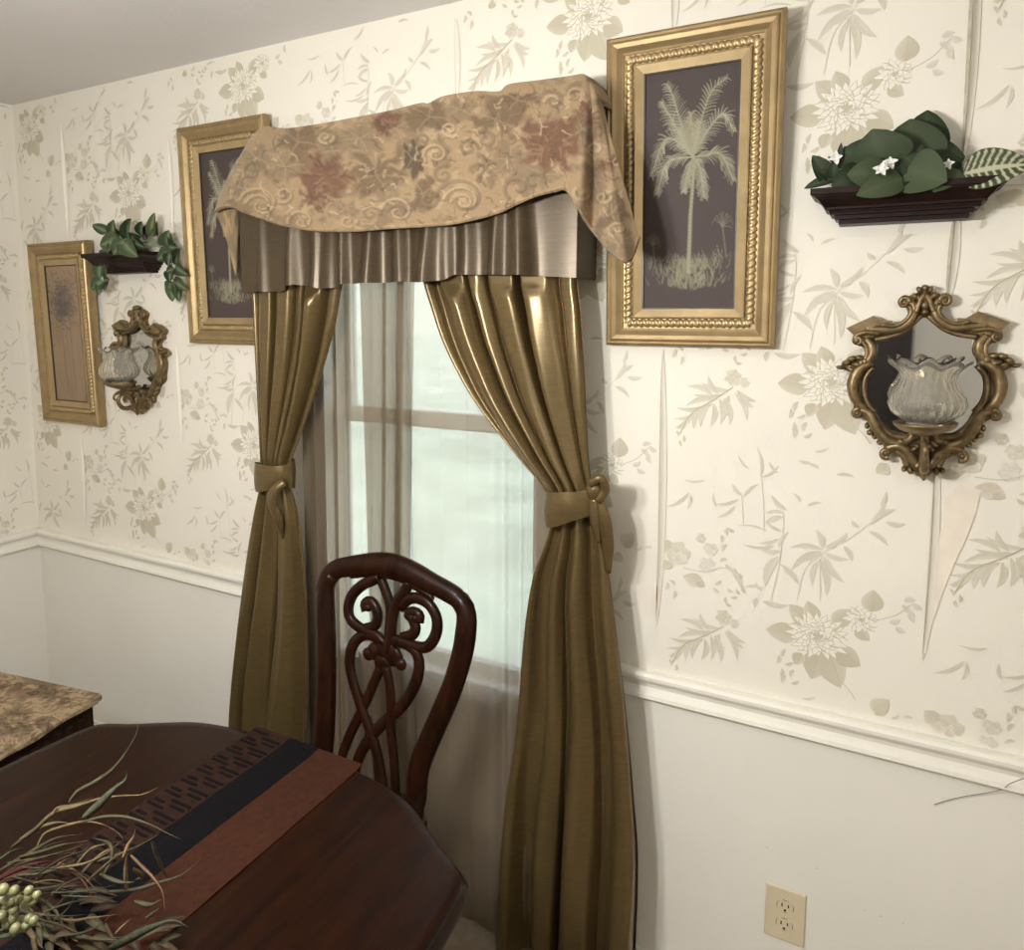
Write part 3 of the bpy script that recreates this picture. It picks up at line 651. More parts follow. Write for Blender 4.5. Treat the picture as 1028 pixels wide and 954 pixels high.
# ------------------------------------------------------------------ foliage
def leaf_mesh(base, tip, w, c, c2, nrm=(0, -1, .25), cup=.25, round_=1.0, curl=.12, vein=None, n=10, side=4):
    b = MB(); base = Vector(base); tip = Vector(tip); d = tip - base; L = d.length; d.normalize(); nv = Vector(nrm); nv = (nv - d * nv.dot(d)).normalized(); s = d.cross(nv)
    rows = []; cols = []
    for i in range(n + 1):
        k = i / n
        hw = w * .5 * (math.sin(PI * k ** (.75 * round_)) ** (.62 if round_ < 1.05 else .8)) if 0 < i < n else w * .02
        ctr = base + d * L * k + nv * L * curl * (math.sin(PI * k) - .6 * k)
        row = []
        for j in range(-side, side + 1):
            q = j / side; row.append(ctr + s * hw * q + nv * (cup * hw * (abs(q) ** 1.3 - .3)) - d * hw * .12 * abs(q))
            t_ = min(1, abs(q) * 1.1); cc = mixc(c2, c, t_ ** .6)
            if vein: cc = vein(k, q, c, c2)
            cols.append(cc)
        rows.append(row)
    b.grid(rows, 0, cols, True); return b
def vary(c, s=.25): k = 1 + random.uniform(-s, s); return tuple(x * k for x in c)
GD = (.020, .032, .014); GM = (.044, .060, .028); GL = (.058, .080, .036); GV = (.15, .18, .11)
vp = thing('round_leaved_plant', 'artificial plant of big round green leaves and white buds on the right ledge', 'plant', (R_SH[0], -.05, R_SH[1]))
def q6(cx, cy, y): return at(790 + cx / 4.319, 90 + cy / 4.319, y)
def addleaf(root, base, tip, w, c, c2=None, **k):
    o = leaf_mesh(base, tip, w, c, c2 or mixc(c, GV, .2), **k).build('leaf', M['leaf'], root); o.location = -root.location; return o
K6 = .00047   # metres per drawing unit there
for (b_, t_, w_, y0, y1, c_) in (
    ((585, 300), (610, 85), 120, -.035, -.030, GD), ((545, 320), (535, 125), 160, -.055, -.060, GM), ((420, 330), (370, 172), 155, -.075, -.095, GM), ((400, 320), (238, 262), 120, -.060, -.070, GD),
    ((560, 320), (775, 290), 125, -.055, -.050, GM), ((520, 345), (690, 395), 120, -.085, -.112, GM), ((690, 330), (640, 440), 90, -.075, -.105, GM), ((420, 370), (262, 365), 90, -.090, -.105, GM), ((330, 370), (195, 415), 85, -.075, -.100, GD),
    ((500, 385), (305, 455), 75, -.095, -.125, GL), ((470, 380), (590, 240), 70, -.075, -.080, GM), ((560, 350), (500, 270), 60, -.080, -.085, GD), ((600, 330), (700, 240), 80, -.045, -.050, GD), ((480, 400), (430, 300), 60, -.085, -.085, GD), ((640, 370), (760, 370), 45, -.06, -.07, GD), ((300, 340), (250, 245), 70, -.055, -.060, GM)):
    addleaf(vp, q6(*b_, y0), q6(*t_, y1), w_ * K6 * 1.45, vary(c_), round_=.92, curl=.10, cup=.12, nrm=(random.uniform(-.25, .25), -1, random.uniform(-.1, .4)))
def stripes(k, q, c, c2):
    v = abs(((k * 9 - abs(q) * 1.6) % 1) - .5) * 2; e = 1 if abs(q) < .1 or v > .62 else 0
    return mixc(c, c2, e * .85 if abs(q) < .92 else 0)
addleaf(vp, q6(765, 365, -.075), q6(1062, 318, -.100), .074, (.05, .065, .03), (.50, .48, .34), vein=stripes, n=54, side=12, round_=.95, cup=.1, curl=.08, nrm=(.1, -1, .3))
for (b_, t_, w_) in (((190, 400), (112, 285), 75), ((215, 385), (75, 425), 45), ((200, 390), (205, 320), 60), ((235, 340), (180, 290), 30), ((225, 345), (235, 230), 26), ((190, 380), (140, 350), 50), ((720, 380), (800, 340), 40), ((735, 360), (700, 290), 50)):
    addleaf(vp, q6(*b_, -.06), q6(*t_, -.075), w_ * K6, vary(GD, .3), mixc(GD, GV, .25), cup=.3)
def bud(root, c, r, n_=7):
    b = MB()
    for i in range(n_):
        a = 2 * PI * i / n_ + random.random() * .4; d = Vector((math.cos(a), -.55, math.sin(a))).normalized()
        lm = leaf_mesh(c, Vector(c) + d * r * random.uniform(.8, 1.1), r * .7, (1, 1, 1), (1, 1, 1), cup=.5, curl=.2, n=6, side=3); b.add(lm.v, lm.f, 0, None)
    b.ball(c, r * .25, n=8, m=5); o = b.build('flower', M['white_petal'], root); o.location = -root.location
bud(vp, q6(408, 348, -.118), .014, 5); bud(vp, q6(448, 318, -.100), .013, 5); bud(vp, q6(213, 300, -.07), .015, 4); bud(vp, q6(700, 325, -.085), .010, 5)
b = MB()
for e in ((585, 300), (420, 330), (400, 320), (560, 330), (690, 340), (300, 350), (190, 400), (765, 365), (213, 320)):
    b.tube(cat([q6(500, 425, -.05), q6((500 + e[0]) / 2, 390, -.06), q6(*e, -.06)], 8), .0022, 6)
for i in range(5): b.ball(q6(330 + 75 * i, 418, -.05), (.022, .02, .010), n=8, m=5)
o = b.build('stem', M['stem_green'], vp); o.location = -vp.location

iv = thing('trailing_ivy', 'artificial variegated ivy trailing over both ends of the left ledge', 'plant', (L_SH[0], -.05, L_SH[1]))
def qi(cx, cy, y): return at(70 + cx / 7.908, 200 + cy / 7.908, y)
K7 = .00041
IVY = [((300, 262), (175, 202), 58, -.07, GL), ((350, 300), (345, 165), 85, -.075, GM), ((395, 300), (300, 190), 70, -.06, GM), ((460, 310), (480, 155), 125, -.06, GD), ((470, 300), (400, 200), 80, -.05, GD), ((575, 300), (570, 178), 100, -.055, GD), ((600, 300), (640, 200), 60, -.05, GD), ((650, 295), (668, 108), 62, -.065, (.085, .10, .035)), ((690, 290), (690, 180), 40, -.05, (.08, .085, .04)),
 ((390, 330), (232, 365), 105, -.095, GL), ((360, 350), (290, 430), 75, -.10, GM), ((430, 340), (340, 440), 90, -.10, GM), ((430, 350), (532, 455), 95, -.11, GL), ((430, 360), (395, 440), 60, -.105, GL), ((500, 330), (590, 385), 80, -.085, GD), ((480, 320), (560, 300), 60, -.075, GD), ((620, 330), (700, 370), 50, -.075, GV),
 ((790, 390), (782, 248), 120, -.06, GM), ((760, 390), (850, 380), 110, -.055, GD), ((790, 430), (690, 480), 90, -.07, GM), ((800, 420), (780, 530), 70, -.07, GD), ((845, 400), (850, 530), 70, -.04, (.08, .085, .045)), ((840, 535), (935, 605), 66, -.055, GM), ((830, 550), (765, 580), 60, -.06, GM), ((800, 560), (795, 660), 64, -.06, GD), ((820, 650), (930, 720), 66, -.055, GM), ((830, 660), (812, 812), 84, -.06, GL), ((820, 655), (775, 740), 66, -.06, GM), ((860, 690), (870, 810), 60, -.055, GM),
 ((240, 530), (235, 635), 74, -.10, GL), ((290, 535), (285, 610), 66, -.09, GM), ((260, 650), (165, 715), 82, -.10, GM), ((250, 660), (232, 760), 62, -.10, GL), ((270, 650), (310, 640), 60, -.09, GM), ((285, 660), (280, 720), 50, -.09, GM)]
def ivein(k, q, c, c2): return mixc(c, c2, max(0, 1 - abs(q) * (1.6 + k * 2)) * .75 + (.10 if abs((k * 5 - abs(q) * 1.5) % 1 - .5) > .42 else 0))
for b_, t_, w_, y_, c_ in IVY:
    addleaf(iv, qi(*b_, y_ + .012), qi(*t_, y_ - .008), w_ * K7 * 1.5, vary(c_, .2), (.20, .26, .15), vein=ivein, round_=.8, cup=.3, curl=.08, nrm=(random.uniform(-.1, .5), -1, random.uniform(0, .4)))
b = MB()
for pts in ([(480, 360), (640, 340), (770, 370), (810, 450), (810, 560), (830, 680), (850, 720)], [(480, 360), (330, 400), (255, 470), (250, 560), (275, 650), (240, 690)], [(480, 360), (470, 260)], [(480, 350), (300, 270), (280, 258)], [(600, 330), (660, 230)]):
    b.tube(cat([qi(a, c, -.07 if c < 420 else -.075) for a, c in pts], 20), .0016, 6)
for i in range(5): b.ball((L_SH[0] - .09 + .045 * i, -.05, L_SH[1] + .008), (.024, .02, .010), n=8, m=5)
o = b.build('stem', M['stem_green'], iv); o.location = -iv.location

# ------------------------------------------------------------------ curtains
def curve_xz(pts, y):                      # pixel outline -> function z -> x
    q = sorted([(at(u, v, y).z, at(u, v, y).x) for u, v in pts]); zs = [a for a, _ in q]; xs = [b_ for _, b_ in q]
    dense = cat([(x, z, 0) for z, x in q], 200); dz = [p.y for p in dense]; dx = [p.x for p in dense]
    order = np.argsort(dz); dz = np.array(dz)[order]; dx = np.array(dx)[order]
    return lambda z: float(np.interp(z, dz, dx))
def drape_mesh(fl, fr, ztop, zbot, zt, folds, low, yb, amp_top, amp_tie, amp_bot, seed, nz=150, ns=190):
    R = np.random.default_rng(seed); ph = R.random(4) * 6; rows = []
    for i in range(nz + 1):
        z = ztop + (zbot - ztop) * i / nz; xl, xr = fl(z), fr(z); row = []
        up = z > zt; k = (z - zt) / (ztop - zt) if up else (zt - z) / (zt - zbot); k = max(0, min(1, k))
        A = amp_tie + ((amp_top if up else amp_bot) - amp_tie) * k ** .7
        for j in range(ns + 1):
            s = j / ns; sw = s + .035 * math.sin(2 * PI * s * 1.7 + ph[0]) + .02 * math.sin(2 * PI * s * 3.1 + ph[1])
            drift = (.14 if up else .50) * math.sin(2.1 * k + ph[2] + s * 3) 
            th = 2 * PI * (folds if up else low) * (sw + .05 * drift)
            mod = .75 + .35 * math.sin(2 * PI * s * 2.3 + ph[3] + (0 if up else 1.7 * k))
            f = math.cos(th); f = math.copysign(abs(f) ** .8, f) + .28 * math.cos(2.1 * th + ph[1] + 2 * k) * (.6 if up else .9)
            edge = min(1, min(s, 1 - s) * 14) ** .7
            wr = .010 * k * math.sin(7 * s + 5.5 * z + ph[1]) * math.sin(4.3 * z + 11 * s + ph[2]) + .005 * k * math.sin(23 * s + 9 * z + ph[3])
            y = yb - A * mod * f * edge - .006 * math.sin(9 * z + 5 * s + ph[0]) * (1 - .5 * k) * edge - wr * edge * (.4 if up else 1)
            wob = A * .30 * math.sin(th + .4) * edge
            lim = -.114 if z > 1.70 else -.114 - .1 * min(1, (1.70 - z) / .1)
            row.append((xl + (xr - xl) * s + wob, max(min(y, -.018), lim), z))
        rows.append(row)
    b = MB(); b.grid(rows, 0, None, True); return b
YB = -.100
Ll = curve_xz([(250, 230), (253, 290), (255, 340), (258, 400), (260, 440), (261, 465), (260, 490), (255, 515), (249, 550), (242, 600), (236, 650), (231, 700), (229, 740), (227, 850), (226, 1020), (226, 1100)], -.1)
Lr = curve_xz([(356, 230), (343, 290), (338, 320), (330, 352), (320, 385), (308, 420), (299, 445), (292, 466), (292, 488), (297, 505), (303, 540), (307, 590), (309, 640), (309, 700), (307, 745), (306, 900), (306, 1100)], -.1)
Rl = curve_xz([(413, 230), (425, 284), (433, 310), (443, 340), (457, 370), (474, 400), (496, 430), (520, 460), (545, 490), (553, 515), (552, 530), (546, 550), (535, 580), (528, 620), (524, 660), (521, 700), (516, 750), (508, 800), (503, 850), (500, 900), (498, 954), (497, 1060), (497, 1180)], -.1)
Rr = curve_xz([(579, 230), (580, 284), (583, 310), (585, 340), (587, 370), (588, 400), (590, 440), (592, 470), (596, 495), (600, 515), (603, 530), (607, 550), (612, 580), (617, 620), (622, 660), (627, 700), (632, 750), (636, 800), (640, 850), (640, 900), (638, 954), (637, 1060), (637, 1180)], -.1)
zl = at(276, 477, -.1).z; zr_ = at(572, 505, -.1).z
def tieband(cx, cz, rx, ry, tilt, h, yb):
    b = MB(); rows = []
    for i in range(7):
        v = (i / 6 - .5) * h; row = []
        for k in range(41):
            a = 2 * PI * k / 41; bulge = 1 + .06 * math.cos(PI * (i / 6 - .5)) + .012 * math.sin(5 * a + i)
            x = rx * math.cos(a) * bulge; y = ry * math.sin(a) * bulge
            row.append((cx + x, yb + y, cz + v * (1 + .15 * math.sin(a * 2)) + x * tilt))
        rows.append(row)
    b.grid(rows, 0, None, True, True); return b
lc = thing('curtain', 'bronze silk curtain tied back at the left side of the window', 'curtain', ((Ll(.05) + Lr(.05)) / 2, -.09, 0), 0, 'bronze silk tie-back curtains')
def part(b, name, m, root):
    o = b.build(name, m, root); o.location = -root.location; return o
part(drape_mesh(Ll, Lr, 2.02, .012, zl, 5.3, 2.7, YB, .040, .011, .046, 3), 'panel', M['bronze_silk'], lc)
b = tieband((Ll(zl) + Lr(zl)) / 2, zl, (Lr(zl) - Ll(zl)) / 2 * 1.08, .046, .10, .075, YB)
tb = part(b, 'tieback', M['bronze_silk'], lc)
b = MB(); p0 = at(272, 492, -.135)
b.tube(cat([at(286, 484, -.135), at(276, 492, -.150), at(274, 506, -.148), at(279, 520, -.14), at(284, 540, -.12)], 20), [.012, .018, .017, .014, .004], 10, flat=(Vector((0, 1, 0)), .6))
part(b, 'knot', M['bronze_silk'], lc)
rc = thing('curtain', 'bronze silk curtain swept to the right side of the window and knotted', 'curtain', ((Rl(.05) + Rr(.05)) / 2, -.09, 0), 0, 'bronze silk tie-back curtains')
part(drape_mesh(Rl, Rr, 2.02, .012, zr_, 5.4, 3.4, YB, .042, .011, .050, 8), 'panel', M['bronze_silk'], rc)
b = tieband((Rl(zr_) + Rr(zr_)) / 2 + .002, zr_, (Rr(zr_) - Rl(zr_)) / 2 * 1.12, .050, .30, .072, YB)
part(b, 'tieback', M['bronze_silk'], rc)
b = MB(); kc = at(597, 492, -.125); b.ball(kc, (.020, .018, .026), n=14, m=10)
b.tube(cat([at(592, 486, -.14), at(603, 480, -.14), at(608, 492, -.13), at(600, 503, -.13)], 16), .010, 10)
b.tube(cat([at(600, 500, -.125), at(606, 520, -.125), at(610, 545, -.115), at(611, 575, -.105)], 18), [.012, .017, .014, .006], 10, flat=(Vector((0, 1, 0)), .5))
b.tube(cat([at(596, 500, -.13), at(597, 520, -.13), at(601, 545, -.12)], 14), [.010, .012, .005], 10, flat=(Vector((0, 1, 0)), .5))
part(b, 'knot', M['bronze_silk'], rc)

# sheers
def sheer_mesh(x0, x1, folds, seed, y0=-.036, x0b=None, x1b=None, disp=.021):
    R = np.random.default_rng(seed); ph = R.random(6) * 6; rows = []; nz, ns = 60, 240
    for i in range(nz + 1):
        z = 1.98 + (.012 - 1.98) * i / nz; k = i / nz; row = []
        a0 = x0 + ((x0b if x0b is not None else x0) - x0) * k; a1 = x1 + ((x1b if x1b is not None else x1) - x1) * k
        for j in range(ns + 1):
            s = j / ns; sw = s + .04 * math.sin(2 * PI * 1.4 * s + ph[0]) + .018 * math.sin(2 * PI * 3.3 * s + ph[1]); th = 2 * PI * folds * sw + .5 * math.sin(1.5 * k + ph[2])
            A = .012 * (.55 + .5 * math.sin(2 * PI * 1.9 * s + ph[3])); 
            row.append((a0 + (a1 - a0) * s + disp * math.sin(th * 1.0 + .8) * (.6 + .5 * math.sin(2 * PI * 1.3 * s + ph[4])), y0 - A * math.cos(th), z))
        rows.append(row)
    b = MB(); b.grid(rows, 0, None, True); return b
o = sheer_mesh(-1.455, -1.075, 7, 5, -.032, -1.45, -1.13).build('sheer_curtain', M['sheer']); tag(o, 'pale sheer curtain panel hanging over the left half of the window', 'sheer curtain', 'sheer window panels')
o = sheer_mesh(-1.235, -.66, 8, 9, -.048, -1.20, -.66, .013).build('sheer_curtain', M['sheer']); tag(o, 'pale sheer curtain panel hanging over the right half of the window', 'sheer curtain', 'sheer window panels')

# ------------------------------------------------------------------ valances
# silk skirt
sk = MB(); rows = []; ns, nz = 300, 40; R = np.random.default_rng(4)
hem = curve_xz([(0, 0), (1, 1)], -.1) if False else None
hx = [at(u, v, -.135) for u, v in ((240, 294), (262, 293), (280, 293), (300, 286), (325, 290), (338, 289), (352, 285), (380, 284), (405, 283), (430, 284), (447, 281), (455, 276), (500, 276), (540, 277), (578, 279))]
hs = [p.x for p in hx]; hz = [p.z for p in hx]; X0, X1 = hs[0], hs[-1]
fold_x = sorted([at(u, 270, -.135).x for u in (262, 296, 316, 331, 346, 372, 402, 418, 432, 448, 468, 500, 522)])
for i in range(nz + 1):
    k = i / nz; row = []
    for j in range(ns + 1):
        s = j / ns
        if s < .07: q = s / .07; x = X0 + .004 - .004 * q; yb = -.006 - .119 * q; e = 0
        elif s > .93: q = (1 - s) / .07; x = X1 + .02 * (1 - q) * 0; yb = -.006 - .119 * q; e = 0
        else: q = (s - .07) / .86; x = X0 + (X1 - X0) * q; yb = -.125; e = min(1, min(q, 1 - q) * 12)
        zb = float(np.interp(x, hs, hz)); z = 2.06 + (zb - 2.06) * k
        f = sum(math.exp(-((x - fx - .004 * math.sin(5 * k + fx * 40)) / (.015 + .006 * k)) ** 2) * (.75 + .4 * math.sin(fx * 77)) for fx in fold_x)
        y = yb - e * (.006 + .020 * k ** .8) * f - e * .006 * math.sin(x * 31) * k - .008 * k * e
        row.append((x + .004 * e * k * math.sin(x * 60), y, z))
    rows.append(row)
sk.grid(rows, 0, None, True)
# stitched hem line as a slight welt
o = sk.build('ruffled_valance', M['mocha_silk']); tag(o, 'gathered mocha silk valance skirt across the window top, under the tapestry swag', 'valance')

# tapestry swag over the cornice: painted weave
top = [(246, 150), (252, 140), (262, 130), (270, 128), (287, 130), (318, 126), (351, 120), (388, 113), (421, 105), (430, 105), (445, 98), (476, 93), (501, 93), (511, 86), (540, 82), (570, 78), (586, 76), (592, 84), (597, 92), (601, 100), (604, 106)]
bot = [(216, 213), (224, 208), (234, 208), (242, 212), (262, 219), (283, 226), (313, 231), (351, 232), (390, 229), (425, 227), (450, 225), (476, 220), (501, 213), (520, 204), (536, 197), (556, 192), (570, 192), (588, 222), (610, 250), (630, 263), (641, 240)]
nS, nT = 430, 130
tp = cat([(*p, 0) for p in top], 400); bt = cat([(*p, 0) for p in bot], 400)
def par(ctrl, n_):                        # sample by control index so top and bottom correspond
    m_ = len(ctrl); out = []
    P = [Vector((*p, 0)) for p in ctrl]
    for i in range(n_):
        s = (m_ - 1) * i / (n_ - 1); k = min(int(s), m_ - 2); t = s - k
        p1, p2 = P[k], P[k + 1]; p0 = P[k - 1] if k else p1 * 2 - p2; p3 = P[k + 2] if k + 2 < m_ else p2 * 2 - p1
        out.append(0.5 * ((2 * p1) + (p2 - p0) * t + (2 * p0 - 5 * p1 + 4 * p2 - p3) * t * t + (3 * p1 - p0 - 3 * p2 + p3) * t ** 3))
    return out
TP = par(top, nS); BT = par(bot, nS)
U = np.zeros((nT, nS)); V = np.zeros((nT, nS)); rows = []
for j in range(nT):
    t = j / (nT - 1); row = []
    for i in range(nS):
        s = i / (nS - 1); p = TP[i].lerp(BT[i], t)
        p.x += 3.0 * math.sin(PI * t) * (-1 if s < .08 else 0); U[j, i] = p.x; V[j, i] = p.y
        y = -.140 - .022 * math.sin(PI * min(1, t * .9 + .12)) - .032 * t
        y += .006 * math.sin(s * 21 + 2 * t) * (1 - .3 * t) + .004 * math.sin(s * 47 + 5 * t)
        tail = max(0, (s - .78) / .22)
        y += -.016 * math.exp(-((s - .83) / .018) ** 2) * t + .030 * math.exp(-((s - .87) / .02) ** 2) * min(1, t * 1.6) - .018 * math.exp(-((s - .93) / .03) ** 2) * t + .05 * max(0, tail - .75) * 4 * .4
        y += .035 * max(0, 1 - s / .06)
        y = min(y, -.052)
        row.append(at(p.x, p.y, y))
    rows.append(row)
cv = Canvas(U, V, (.325, .228, .133))
cv.blend(.7 * fbm(U / 30, V / 30, 2), (.30, .21, .12))
cv.blend(np.clip((fbm(U / 17, V / 13, 21) - .55) * 9, 0, 1) * .75, (.19, .135, .083))
cv.blend(np.clip((fbm(U / 9, V / 8, 33) - .62) * 9, 0, 1) * .6, (.42, .31, .19))
wu = U + 26 * (fbm(U / 13, V / 13, 8) - .5); wv = V + 26 * (fbm(U / 13, V / 13, 9) - .5)
TAU = (.175, .12, .072); TAU2 = (.23, .165, .10); DK = (.105, .075, .05); RUST = (.165, .088, .055); RUST2 = (.115, .062, .042); CRM = (.50, .38, .24)
def blob(cx, cy, rx, ry, c, a=.9, lobes=7, dep=.22, ph=0.0, soft=3.2):
    dx = (wu - cx) / rx; dy = (wv - cy) / ry; ang = np.arctan2(dy, dx); r = np.hypot(dx, dy) / (1 + dep * np.cos(lobes * ang + ph))
    cv.blend((1 - r) * soft * a, c) if a >= .9 else cv.blend(np.clip((1 - r) * soft, 0, 1) * a, c)
# background leaf masses
for (cx, cy, rx, ry, c, lo) in ((300, 143, 24, 20, TAU, 5), (287, 168, 22, 14, TAU2, 7), (334, 152, 24, 20, TAU2, 6), (378, 176, 27, 24, TAU, 9), (362, 140, 26, 18, TAU2, 7), (398, 128, 26, 18, TAU2, 6), (415, 160, 17, 18, DK, 7), (432, 118, 26, 15, TAU, 5), (498, 120, 30, 20, TAU, 5), (520, 102, 22, 13, TAU, 6), (488, 165, 16, 12, TAU, 5), (512, 160, 20, 14, TAU2, 5), (545, 175, 20, 12, TAU2, 6), (585, 130, 18, 20, TAU, 6), (598, 180, 14, 24, TAU2, 5), (615, 215, 12, 20, TAU, 5), (258, 160, 14, 14, TAU2, 5), (245, 190, 15, 14, TAU2, 6), (462, 110, 16, 12, TAU2, 5), (346, 210, 12, 8, TAU2, 4), (425, 195, 14, 18, TAU, 4), (622, 245, 12, 10, TAU2, 4)):
    blob(cx, cy, rx, ry, c, .95, lo, .25, cx)
    for k_ in range(7):
        a = k_ * .9 + cx; cv.stroke([(cx, cy), (cx + math.cos(a) * rx * .5, cy + math.sin(a) * ry * .5 - 1), (cx + math.cos(a) * rx * .9, cy + math.sin(a) * ry * .9)], [1.2, .6], mixc(c, DK, .55) if k_ % 2 else mixc(c, CRM, .35), .6)
# rust flowers
for (cx, cy, r) in ((327, 178, 31), (552, 143, 36), (388, 128, 17), (592, 118, 13), (318, 198, 16), (610, 165, 12)):
    blob(cx, cy, r, r * .86, RUST, .92, 8, .16, cx)
    for k_ in range(26):
        a = random.random() * 6.28; r0 = r * random.uniform(.1, .55); r1 = r0 + r * random.uniform(.15, .4); a2 = a + random.uniform(-.5, .5)
        cv.stroke([(cx + math.cos(a) * r0, cy + math.sin(a) * r0 * .86), (cx + math.cos(a2) * r1, cy + math.sin(a2) * r1 * .86)], [2.2, .8], random.choice((RUST2, mixc(RUST, TAU2, .5), mixc(RUST, CRM, .25), RUST2)), .6)
# acanthus scrolls
def scroll(cx, cy, R, start, turns, ccw, c, w=2.4, sq=.85):
    P = []
    for i in range(26):
        k = i / 25; a = start + ccw * turns * 2 * PI * k; r = R * (1 - .82 * k); P.append((cx + r * math.cos(a), cy + r * math.sin(a) * sq))
    cv.stroke([(p[0] + 1.3, p[1] + 1.3) for p in P], [w * 1.2, w * .6], DK, .5); cv.stroke(P, [w * .85, w * .5], c, .58)
for a in ((262, 205, 22, 3.4, 1.0, 1), (262, 206, 15, 3.4, .8, 1), (254, 172, 13, 0, 1.2, -1), (303, 222, 14, 3.0, 1.1, 1), (327, 138, 9, 0, 1.2, 1), (330, 140, 13, 3.6, .8, 1), (400, 212, 17, 3.3, 1.1, 1), (400, 213, 11, 3.3, .8, 1), (372, 214, 10, 0, 1.2, -1), (438, 155, 13, 2.5, 1.4, 1), (470, 148, 10, 0, 1.4, -1), (452, 130, 9, 1, 1.3, 1), (487, 140, 11, 4, 1.2, 1), (464, 200, 27, 3.3, 1.0, 1), (466, 202, 20, 3.3, .9, 1), (466, 204, 13, 3.3, .8, 1), (430, 200, 9, 0, 1.2, 1), (520, 188, 15, 2.2, 1.0, 1), (535, 182, 12, 0, .9, -1), (555, 102, 15, 3.2, 1.0, 1), (556, 103, 9, 3.2, .8, 1), (577, 96, 9, 0, 1.1, -1), (598, 150, 11, 1.5, 1.1, 1), (585, 195, 9, 4, 1.1, -1), (620, 230, 9, 2, 1.2, 1), (445, 175, 11, 5, 1.2, -1), (425, 140, 8, 2, 1.2, 1), (606, 198, 8, 0, 1.1, 1), (285, 195, 10, 2, 1.2, -1), (350, 222, 9, 0, 1.1, 1)):
    scroll(*a, random.choice((CRM, mixc(CRM, (.43, .30, .165), .5), TAU2)))
for i in range(520):                       # small curling line work
    x = random.uniform(225, 635); y = random.uniform(85, 250); a = random.random() * 6.28; l = random.uniform(4, 11); bnd = random.uniform(-1.4, 1.4)
    P = [(x, y), (x + math.cos(a) * l * .5, y + math.sin(a) * l * .5), (x + math.cos(a) * l * .5 + math.cos(a + bnd) * l * .5, y + math.sin(a) * l * .5 + math.sin(a + bnd) * l * .5)]
    cv.stroke(P, [1.5, .6], random.choice((DK, TAU, CRM, TAU2, DK)), .55)
ts = MB(); ts.grid(rows, 0, [tuple(c) for c in cv.C.reshape(-1, 3)], True)
# top of the cloth, running back over the board to the wall, and the hem's turned edge
back = []
for q in (0, .35, .7, 1):
    back.append([Vector((p.x, p.y + (-.008 - p.y) * q, p.z + .004 * math.sin(PI * q) + .012 * q * 0)) for p in rows[0]])
ts.grid(back[::-1], 0, [tuple(c) for _ in range(4) for c in cv.C[0]], True)
hemr = [[p + Vector((0, .010 * q, .006 * q)) for p in rows[-1]] for q in (0, .4, 1)]
ts.grid(hemr, 0, [tuple(c * .9) for _ in range(3) for c in cv.C[-1]], True)
# left return falling beside the board
rt = [[(241, 160), (233, 180), (219, 206), (217, 213)], [(243, 170), (240, 190), (232, 212), (228, 243)], [(246, 180), (243, 200), (240, 222), (237, 280)], [(250, 180), (246, 200), (242, 216), (241, 262)]]
rr_ = []
for k_, line in enumerate(rt):
    y = (-.105, -.085, -.055, -.03)[k_]; rr_.append(cat([at(u, v, y - .02 * math.sin(i)) for i, (u, v) in enumerate(line)], 24))
D = [[rr_[0][i].lerp(rr_[1][i], t / 6) if s_ == 0 else (rr_[1][i].lerp(rr_[2][i], t / 6) if s_ == 1 else rr_[2][i].lerp(rr_[3][i], t / 6)) for i in range(24)] for s_ in range(3) for t in range(6)]
cc = [mixc((.40, .28, .155), TAU2, float(.9 * (fbm(np.array(i * .5 + a * .3), np.array(a * .4), 3) > .5))) for a in range(18) for i in range(24)]
ts.grid(D, 0, cc, True)
o = ts.build('tapestry_valance', M['tapestry']); sm_ = o.modifiers.new('thick', 'SOLIDIFY'); sm_.thickness = .003; sm_.offset = -1
tag(o, 'tan and rust floral tapestry swag draped over the window top with a tail at right', 'valance')

# ------------------------------------------------------------------ dining table
TZ = .76
half = [(0, -.578), (.10, -.580), (.20, -.592), (.28, -.615), (.345, -.655), (.395, -.688), (.43, -.705), (.452, -.722), (.464, -.745), (.470, -.79), (.478, -.90), (.484, -1.10), (.486, -1.42)]
TCX = -.985; YM = -1.42
hp = cat([(*p, 0) for p in half], 60)
ol = [Vector((TCX + p.x, p.y)) for p in hp] + [Vector((TCX + p.x, 2 * YM - p.y)) for p in reversed(hp[:-1])]
ol += [Vector((TCX - p.x, 2 * YM - p.y)) for p in hp[1:]] + [Vector((TCX - p.x, p.y)) for p in reversed(hp[1:-1])]
def inset(ol, d):
    n_ = len(ol); r = []
    for i in range(n_):
        t = (ol[(i + 1) % n_] - ol[i - 1]).normalized(); r.append(ol[i] + Vector((t.y, -t.x)) * -d * SG)
    return r
SG = 1
area = sum(ol[i].x * ol[(i + 1) % len(ol)].y - ol[(i + 1) % len(ol)].x * ol[i].y for i in range(len(ol)))
SG = 1 if area > 0 else -1
def loft(b, prof, capt=True, capb=True):
    rows = [[(p.x, p.y, z) for p in inset(ol, d)] for d, z in prof]; n_ = len(ol); o = len(b.v)
    b.grid(rows, 0, None, True, True)
    for ri, ok in ((0, capt), (len(rows) - 1, capb)):
        if ok: b.add(rows[ri], [tuple(range(n_))], 0, None, False)
tab = thing('dining_table', 'dark glossy mahogany dining table with bowed end and moulded edge', 'table', (TCX, YM, 0))
b = MB(); loft(b, [(.022, TZ), (.006, TZ), (.003, TZ - .002), (.004, TZ - .006), (.0015, TZ - .009), (-.004, TZ - .013), (-.007, TZ - .020), (-.005, TZ - .027), (.002, TZ - .032), (.010, TZ - .035), (.06, TZ - .035)])
part(b, 'tabletop', M['mahogany_top'], tab)
b = MB(); loft(b, [(.075, TZ - .035), (.075, TZ - .115), (.082, TZ - .122), (.095, TZ - .122), (.095, TZ - .035)], False, False); part(b, 'apron', M['mahogany'], tab)
